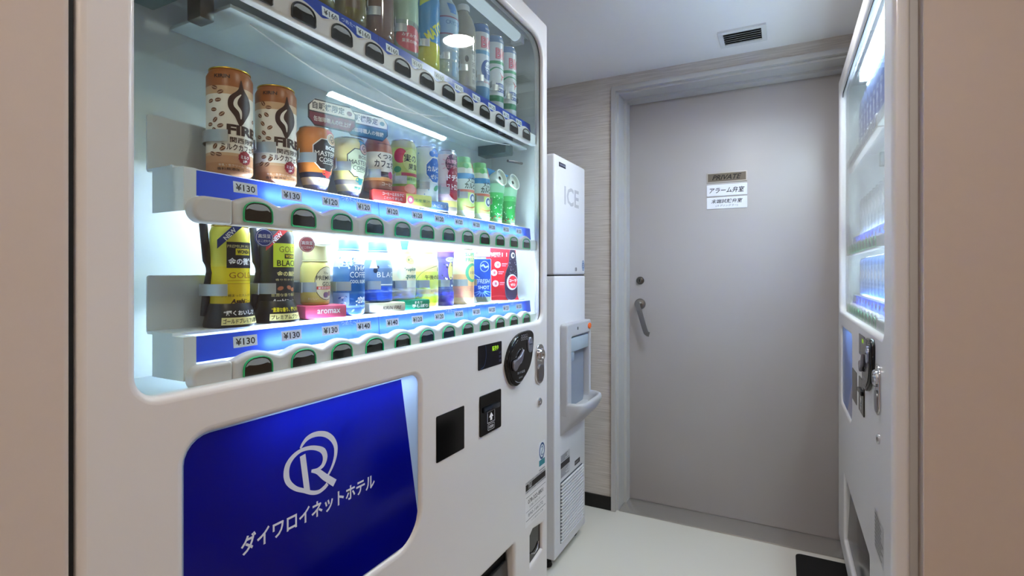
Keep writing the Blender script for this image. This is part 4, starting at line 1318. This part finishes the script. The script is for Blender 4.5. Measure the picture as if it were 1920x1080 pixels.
# ---- top row
GRT = 'sample drinks on the top shelf'
def pet(idx, name, label, liquid, label_band, capmat, prints, ribs=False, H=214, clear=False):
    t = sample(idx, 0, name, label, 'bottle', GRT)
    pr = [(24, 0), (28, 2), (31, 8), (31, 20)]
    if ribs:
        for k in range(6):
            z = 26 + k * 12
            pr += [(30, z), (31, z + 4), (31, z + 8)]
    pr += [(31, 104), (30, 120), (31, 128), (30, 158), (24, 178), (14, 194), (13, 200)]
    g = banded(pr, [(300, liquid)] if not label_band else [(label_band[0], liquid), (label_band[1], label_band[2]), (300, liquid)])
    g.build('bottle_body', t, angle=40)
    one('bottle_cap', mm(lathe([(15, 199), (15.5, 201), (15.5, 212), (14, 214), (0, 214)], 26)), capmat, t)
    p = Print()
    prints(p)
    if p.items:
        wrap(p, t, pr, 31)
    return t

LIQ = lambda n, c: M('liquid_' + n, c, 0.08, noise=0.03, coat=0.5)
capw = ink(225, 228, 230)
pet(2, 'tea_bottle', 'olive tea bottle with white label card beside the dark olive bottle', LIQ('olive2', (96, 92, 34)), (16, 44, ink(214, 220, 228)), capw, lambda p: p.text('大麦の', 16, 36, 12, ink(30, 50, 110), w=34, bold=0.02))
pet(3, 'tea_bottle', 'dark olive green tea bottle with brown patch', LIQ('olive', (104, 94, 24)), None, capw, lambda p: p.rect(-20, 6, 26, 52, ink(92, 66, 22)))
pet(4, 'tea_bottle', 'brown tea bottle beside the dark olive bottle', LIQ('brown', (118, 92, 76)), (90, 150, ink(120, 96, 84)), capw, lambda p: p.rect(-30, 20, 128, 130, ink(60, 40, 36)))
pet(5, 'water_bottle', 'pale green water bottle with rounded red label', LIQ('pale', (150, 172, 160)), (70, 180, ink(158, 190, 164)), capw,
    lambda p: p.oval(2, 34, 34, 26, ink(196, 66, 82)).text('みずみずしい', 4, 40, 8, INKWHITE, w=46, bold=0.005).text('果実の味わい', 4, 28, 8, INKWHITE, w=46, bold=0.005).text('Natural', 20, 64, 8, ink(90, 60, 60), w=30, shear=0.3))
pet(6, 'soda_bottle', 'yellow vitamin soda bottle with diagonal blue label', LIQ('yellow', (206, 206, 40)), (56, 180, ink(20, 130, 190)), ink(206, 206, 40),
    lambda p: p.text('MATCH', 8, 84, 22, ink(216, 220, 40), w=66, bold=0.04, rot=0.75, shear=0.2).poly([(-30, 128), (34, 166), (34, 178), (-30, 178)], ink(190, 206, 60)).poly([(-34, 104), (-34, 128), (34, 170), (34, 150)], ink(20, 130, 190)).text('ビタミン', 6, 158, 8, ink(20, 110, 90), w=30, rot=0.55))
pet(7, 'water_bottle', 'clear ribbed water bottle with pale blue label', LIQ('clear', (176, 196, 208)), (104, 142, ink(150, 190, 222)), capw,
    lambda p: p.rect(-60, 60, 102, 105, ink(150, 90, 120)).rect(-60, 60, 141, 144, ink(150, 90, 120)).text('CRYSTAL', 6, 130, 9, ink(60, 110, 180), w=46).poly([(-14, 176), (16, 176), (10, 152), (-6, 152)], ink(80, 140, 210)).rect(-2, 10, 8, 100, ink(130, 170, 204)), ribs=True)
pet(8, 'tea_bottle', 'clear tea bottle with black brush characters beside the soda can', LIQ('tea', (150, 146, 130)), (10, 100, ink(176, 176, 168)), capw,
    lambda p: p.text('朝', 10, 92, 12, INKBLACK).text('の', 10, 79, 10, INKBLACK).text('茶', 10, 64, 12, INKBLACK).text('事', 10, 49, 12, INKBLACK).text('八', 10, 35, 10, INKBLACK).text('茶', 10, 22, 12, INKBLACK).oval(-10, 74, 5, 8, ink(70, 70, 66)))

def big_can(idx, label, soda):
    t = sample(idx, 0, 'soda_can', label, 'can', 'tall soda cans on the top shelf')
    if soda:
        b = [(34, ink(70, 130, 176)), (116, ink(206, 220, 232)), (126, ink(90, 160, 206)), (172, ink(216, 220, 226)), (200, ink(80, 120, 180))]
    else:
        b = [(18, ink(190, 196, 200)), (34, ink(24, 130, 90)), (118, ink(222, 226, 228)), (126, ink(60, 160, 110)), (176, ink(216, 220, 222)), (200, ink(110, 140, 180))]
    prof = can(t, 26.5, 196, b)
    p = Print()
    p.text('BIG', 10, 146, 30, ink(206, 80, 100), w=44, bold=0.05).text('BIG', 10.6, 146, 27, ink(236, 150, 166), w=40, bold=0.0)
    if soda:
        p.oval(8, 78, 20, 26, ink(50, 90, 160)).oval(12, 84, 13, 16, ink(206, 220, 232)).text('CALORIE', 8, 88, 7, ink(50, 90, 160), w=34, bold=0.03).text('SODA', 12, 76, 10, ink(50, 90, 160), w=30, bold=0.04).text('Refresh', 8, 46, 6, ink(206, 80, 100), w=26, shear=0.3)
    else:
        p.ribbon([(-30, 98), (-10, 108), (20, 104), (40, 112)], [5, 3, 2, 3], ink(60, 160, 110))
        for a in (0.2, 2.3, 4.4):
            p.ribbon([(10, 86), (10 + 13 * math.cos(a), 86 + 13 * math.sin(a))], [4, 1], ink(206, 80, 90), False)
        p.text('MITSUYA', 9, 62, 10, ink(30, 76, 160), w=40, bold=0.05, shear=0.15).text('CIDER', 10, 48, 10, ink(30, 76, 160), w=32, bold=0.05, shear=0.15)
    p.text('500ml', 8, 182, 5, INKWHITE, w=16, bold=0.02)
    wrap(p, t, prof, 26.5)
big_can(9, 'tall soda can with blue swirl and pink BIG lettering', True)
big_can(10, 'tall green banded cider can beside the blue swirl soda can', False)
big_can(11, 'tall green banded cider can at the end of the top shelf', False)

# ------------------------------------------------------------------ sample drinks of the right machine
def right_sample(i, row, kind, label, group):
    x, y, z = 0.188 + 0.081, 2.335 - (0.130 + 0.066 * i), ROWS[row] + 0.135
    return thing(kind, label, 'bottle' if row == 0 else 'can', (x, y, z), -PI / 2, group)

t0 = None
for i in range(10):
    lab, grp = 'blue labelled drink bottle in the top row of the machine by the right wall', 'top row bottles of the machine by the right wall'
    if t0 is None:
        t0 = right_sample(i, 0, 'drink_bottle', lab, grp)
        pr = [(24, 0), (28, 2), (30, 8), (30, 110), (29, 150), (22, 176), (13, 192), (13, 200)]
        bottle(t0, pr, [(30, ink(110, 130, 186)), (120, ink(70, 90, 160)), (201, ink(120, 140, 190))], 15, 13, ink(190, 200, 220))
        p = Print()
        p.rect(-14, 14, 90, 104, ink(190, 204, 230)).oval(0, 70, 12, 14, ink(200, 212, 236)).rect(-12, 12, 34, 40, ink(190, 204, 230))
        wrap(p, t0, pr, 30)
    else:
        c = copy_tree(t0)
        c.location = (0.188 + 0.081, 2.335 - (0.130 + 0.066 * i), ROWS[0] + 0.135)
for row, col1, col2, word in ((1, (176, 184, 188), (140, 150, 160), 'grey'), (2, (150, 176, 214), (90, 130, 190), 'pale blue')):
    t0 = None
    for i in range(10):
        lab = '%s drink can in the %s row of the machine by the right wall' % (word, 'middle' if row == 1 else 'bottom')
        if t0 is None:
            t0 = right_sample(i, row, 'drink_can', lab, lab.replace('drink can', 'drink cans'))
            pf = can(t0, 27, 128, [(30, ink(*col2)), (100, ink(*col1)), (128, ink(*col2))])
            p = Print()
            p.oval(0, 70, 14, 18, ink(226, 230, 236)).rect(-16, 16, 36, 44, ink(*col2))
            wrap(p, t0, pf, 27)
        else:
            c = copy_tree(t0)
            c.location = (0.188 + 0.081, 2.335 - (0.130 + 0.066 * i), ROWS[row] + 0.135)

# ------------------------------------------------------------------ ice machine
ice = thing('ice_machine', 'slim white ice dispenser with grey catch tray beside the vending machine', 'ice machine', (-0.74, 1.752, 0), PI / 2)
IW = 0.3295
one('lower_body', bev_box(0, IW, 0.0, 0.5, 0.045, 1.0895, 0.006, 3), ICEWHITE, ice)
one('upper_body', bev_box(0, IW, 0.0, 0.5, 1.0925, 1.54, 0.009, 3), ICEWHITE, ice)
one('body_seam', box(0.004, IW - 0.004, 0.004, 0.496, 1.0890, 1.0930), BLACKMATT, ice)
for fx in (0.04, IW - 0.03):
    for fy in (0.05, 0.45):
        one('foot', move(lathe([(0.020, 0), (0.022, 0.004), (0.018, 0.016), (0.010, 0.020), (0.010, 0.046)], 16), fx, fy, 0.0003), BLACKMATT, ice)
p = Print()
p.text('ICE', 173, 1398, 72, M('ice_lettering_grey', (186, 186, 192), 0.4), w=158, bold=0.022)
p.build('ice_lettering', ice, on_face(0.0))
bd = one('brand_badge', face(plate([rrect(0.041, 0.105, 1.499, 1.515, 0.001, 2)], 0.002, 0.0004), 0.0016), ink(30, 32, 50), ice)
p = Print()
p.text('HOSHIZAKI', 73, 1507, 7, ink(150, 156, 180), w=54, bold=0.03)
p.build('badge_lettering', bd, on_face(0.0016))
p = Print()
p.oval(304, 1131, 15, 22, ink(40, 84, 140)).oval(304, 1131, 12, 18, ink(200, 214, 228)).oval(304, 1131, 9, 14, ink(40, 84, 140)).ribbon([(300, 1124), (306, 1130), (302, 1138)], 3, INKWHITE)
p.build('round_sticker', ice, on_face(0.0))
one('key_lock', xform(lathe([(0.008, 0), (0.008, 0.003), (0.005, 0.004), (0, 0.004)], 18), Matrix.Translation((0.215, 0, 1.115)) @ Matrix.Rotation(PI / 2, 4, 'X')), CHROME, ice)
# dispenser housing with open recess and bowed catch tray
hx0, hx1, hz0, hz1 = 0.052, 0.322, 0.562, 0.9085
ox0, ox1, oz0, oz1 = 0.096, 0.302, 0.576, 0.856
one('dispenser_housing', face(plate([rrect(hx0, hx1, hz0, hz1, (0.004, 0.004, 0.014, 0.014), 5), list(reversed(rrect(ox0, ox1, oz0, oz1, (0.01, 0.01, 0.008, 0.008), 4)))], 0.030, 0.006, 3), 0.0295), ICEGREY, ice, angle=50)
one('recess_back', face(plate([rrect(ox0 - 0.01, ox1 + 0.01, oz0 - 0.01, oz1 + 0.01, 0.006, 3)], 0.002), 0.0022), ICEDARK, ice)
one('chute_hood', bev_box(ox0 + 0.004, ox1 - 0.004, -0.026, -0.0025, oz1 - 0.060, oz1 - 0.006, 0.004, 2), M('chute_blue_grey', (166, 180, 192), 0.4), ice)
one('chute_spout', bev_box(ox0 + 0.004, ox0 + 0.045, -0.024, -0.0025, oz1 - 0.095, oz1 - 0.058, 0.004, 2), M('spout_blue_grey', (150, 166, 180), 0.4), ice)
rings = [(0.490, 0.004, 0.134), (0.505, 0.020, 0.135), (0.535, 0.050, 0.135), (0.562, 0.076, 0.135), (0.585, 0.090, 0.135), (0.602, 0.094, 0.135), (0.610, 0.092, 0.133), (0.614, 0.086, 0.129), (0.611, 0.079, 0.122), (0.598, 0.073, 0.117), (0.580, 0.064, 0.110), (0.572, 0.045, 0.100), (0.572, 0.0305, 0.090)]
vv, ff = [], []
nseg = 28
cxm = (hx0 + hx1) / 2
for z, pz, w in rings:
    for k in range(nseg + 1):
        a = PI * k / nseg
        x = cxm - w * math.copysign(abs(math.cos(a)) ** 0.45, math.cos(a))
        y = -max(0.0, pz * math.sin(a) ** 0.6)
        vv.append((x, y, z))
for i in range(len(rings) - 1):
    for k in range(nseg):
        a, b = i * (nseg + 1) + k, i * (nseg + 1) + k + 1
        ff.append((a, b, b + nseg + 1, a + nseg + 1))
last = (len(rings) - 1) * (nseg + 1)
ff.append(tuple(range(last, last + nseg + 1)))
one('catch_tray', (vv, ff), ICEGREY, ice, angle=60)
one('dispense_button', face(plate([ellipse(0.296, 0.883, 0.017, 0.012)], 0.006, 0.002), 0.034), ORANGE, ice)
one('sensor_dot', face(plate([rrect(0.158, 0.166, 0.879, 0.890, 0.001, 2)], 0.002), 0.0305), ink(40, 44, 50), ice)
# louvred grille
gx0, gx1, gz0, gz1 = 0.055, 0.291, 0.083, 0.313
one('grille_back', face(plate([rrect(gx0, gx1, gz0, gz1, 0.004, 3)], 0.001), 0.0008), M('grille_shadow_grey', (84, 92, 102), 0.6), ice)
lm = G().add(xform(bev_box(gx0, gx1, -0.0035, 0.0035, -0.0028, 0.0028, 0.0008, 1), Matrix.Translation((0, -0.0046, 0)) @ Matrix.Rotation(math.radians(6), 4, 'X')), ICEWHITE).mesh('louver')
for k in range(18):
    link('louver', lm, ice, (0, 0, gz0 + 0.008 + k * 0.0126))
p = Print()
p.rect(57, 150, 325, 414, ink(200, 200, 204)).rect(57, 150, 362, 384, ink(50, 50, 56))
for k in range(8):
    p.rect(60, 60 + random.uniform(40, 86), 329 + k * 4, 331 + k * 4, ink(110, 110, 116))
    if k < 6:
        p.rect(60, 60 + random.uniform(40, 86), 388 + k * 4, 390 + k * 4, ink(80, 80, 86))
p.build('rating_label', ice, on_face(0.0))
p = Print()
p.rect(205, 265, 327, 346, ink(40, 40, 46)).rect(209, 250, 333, 340, ink(120, 120, 128))
p.build('rating_label', ice, on_face(0.0))
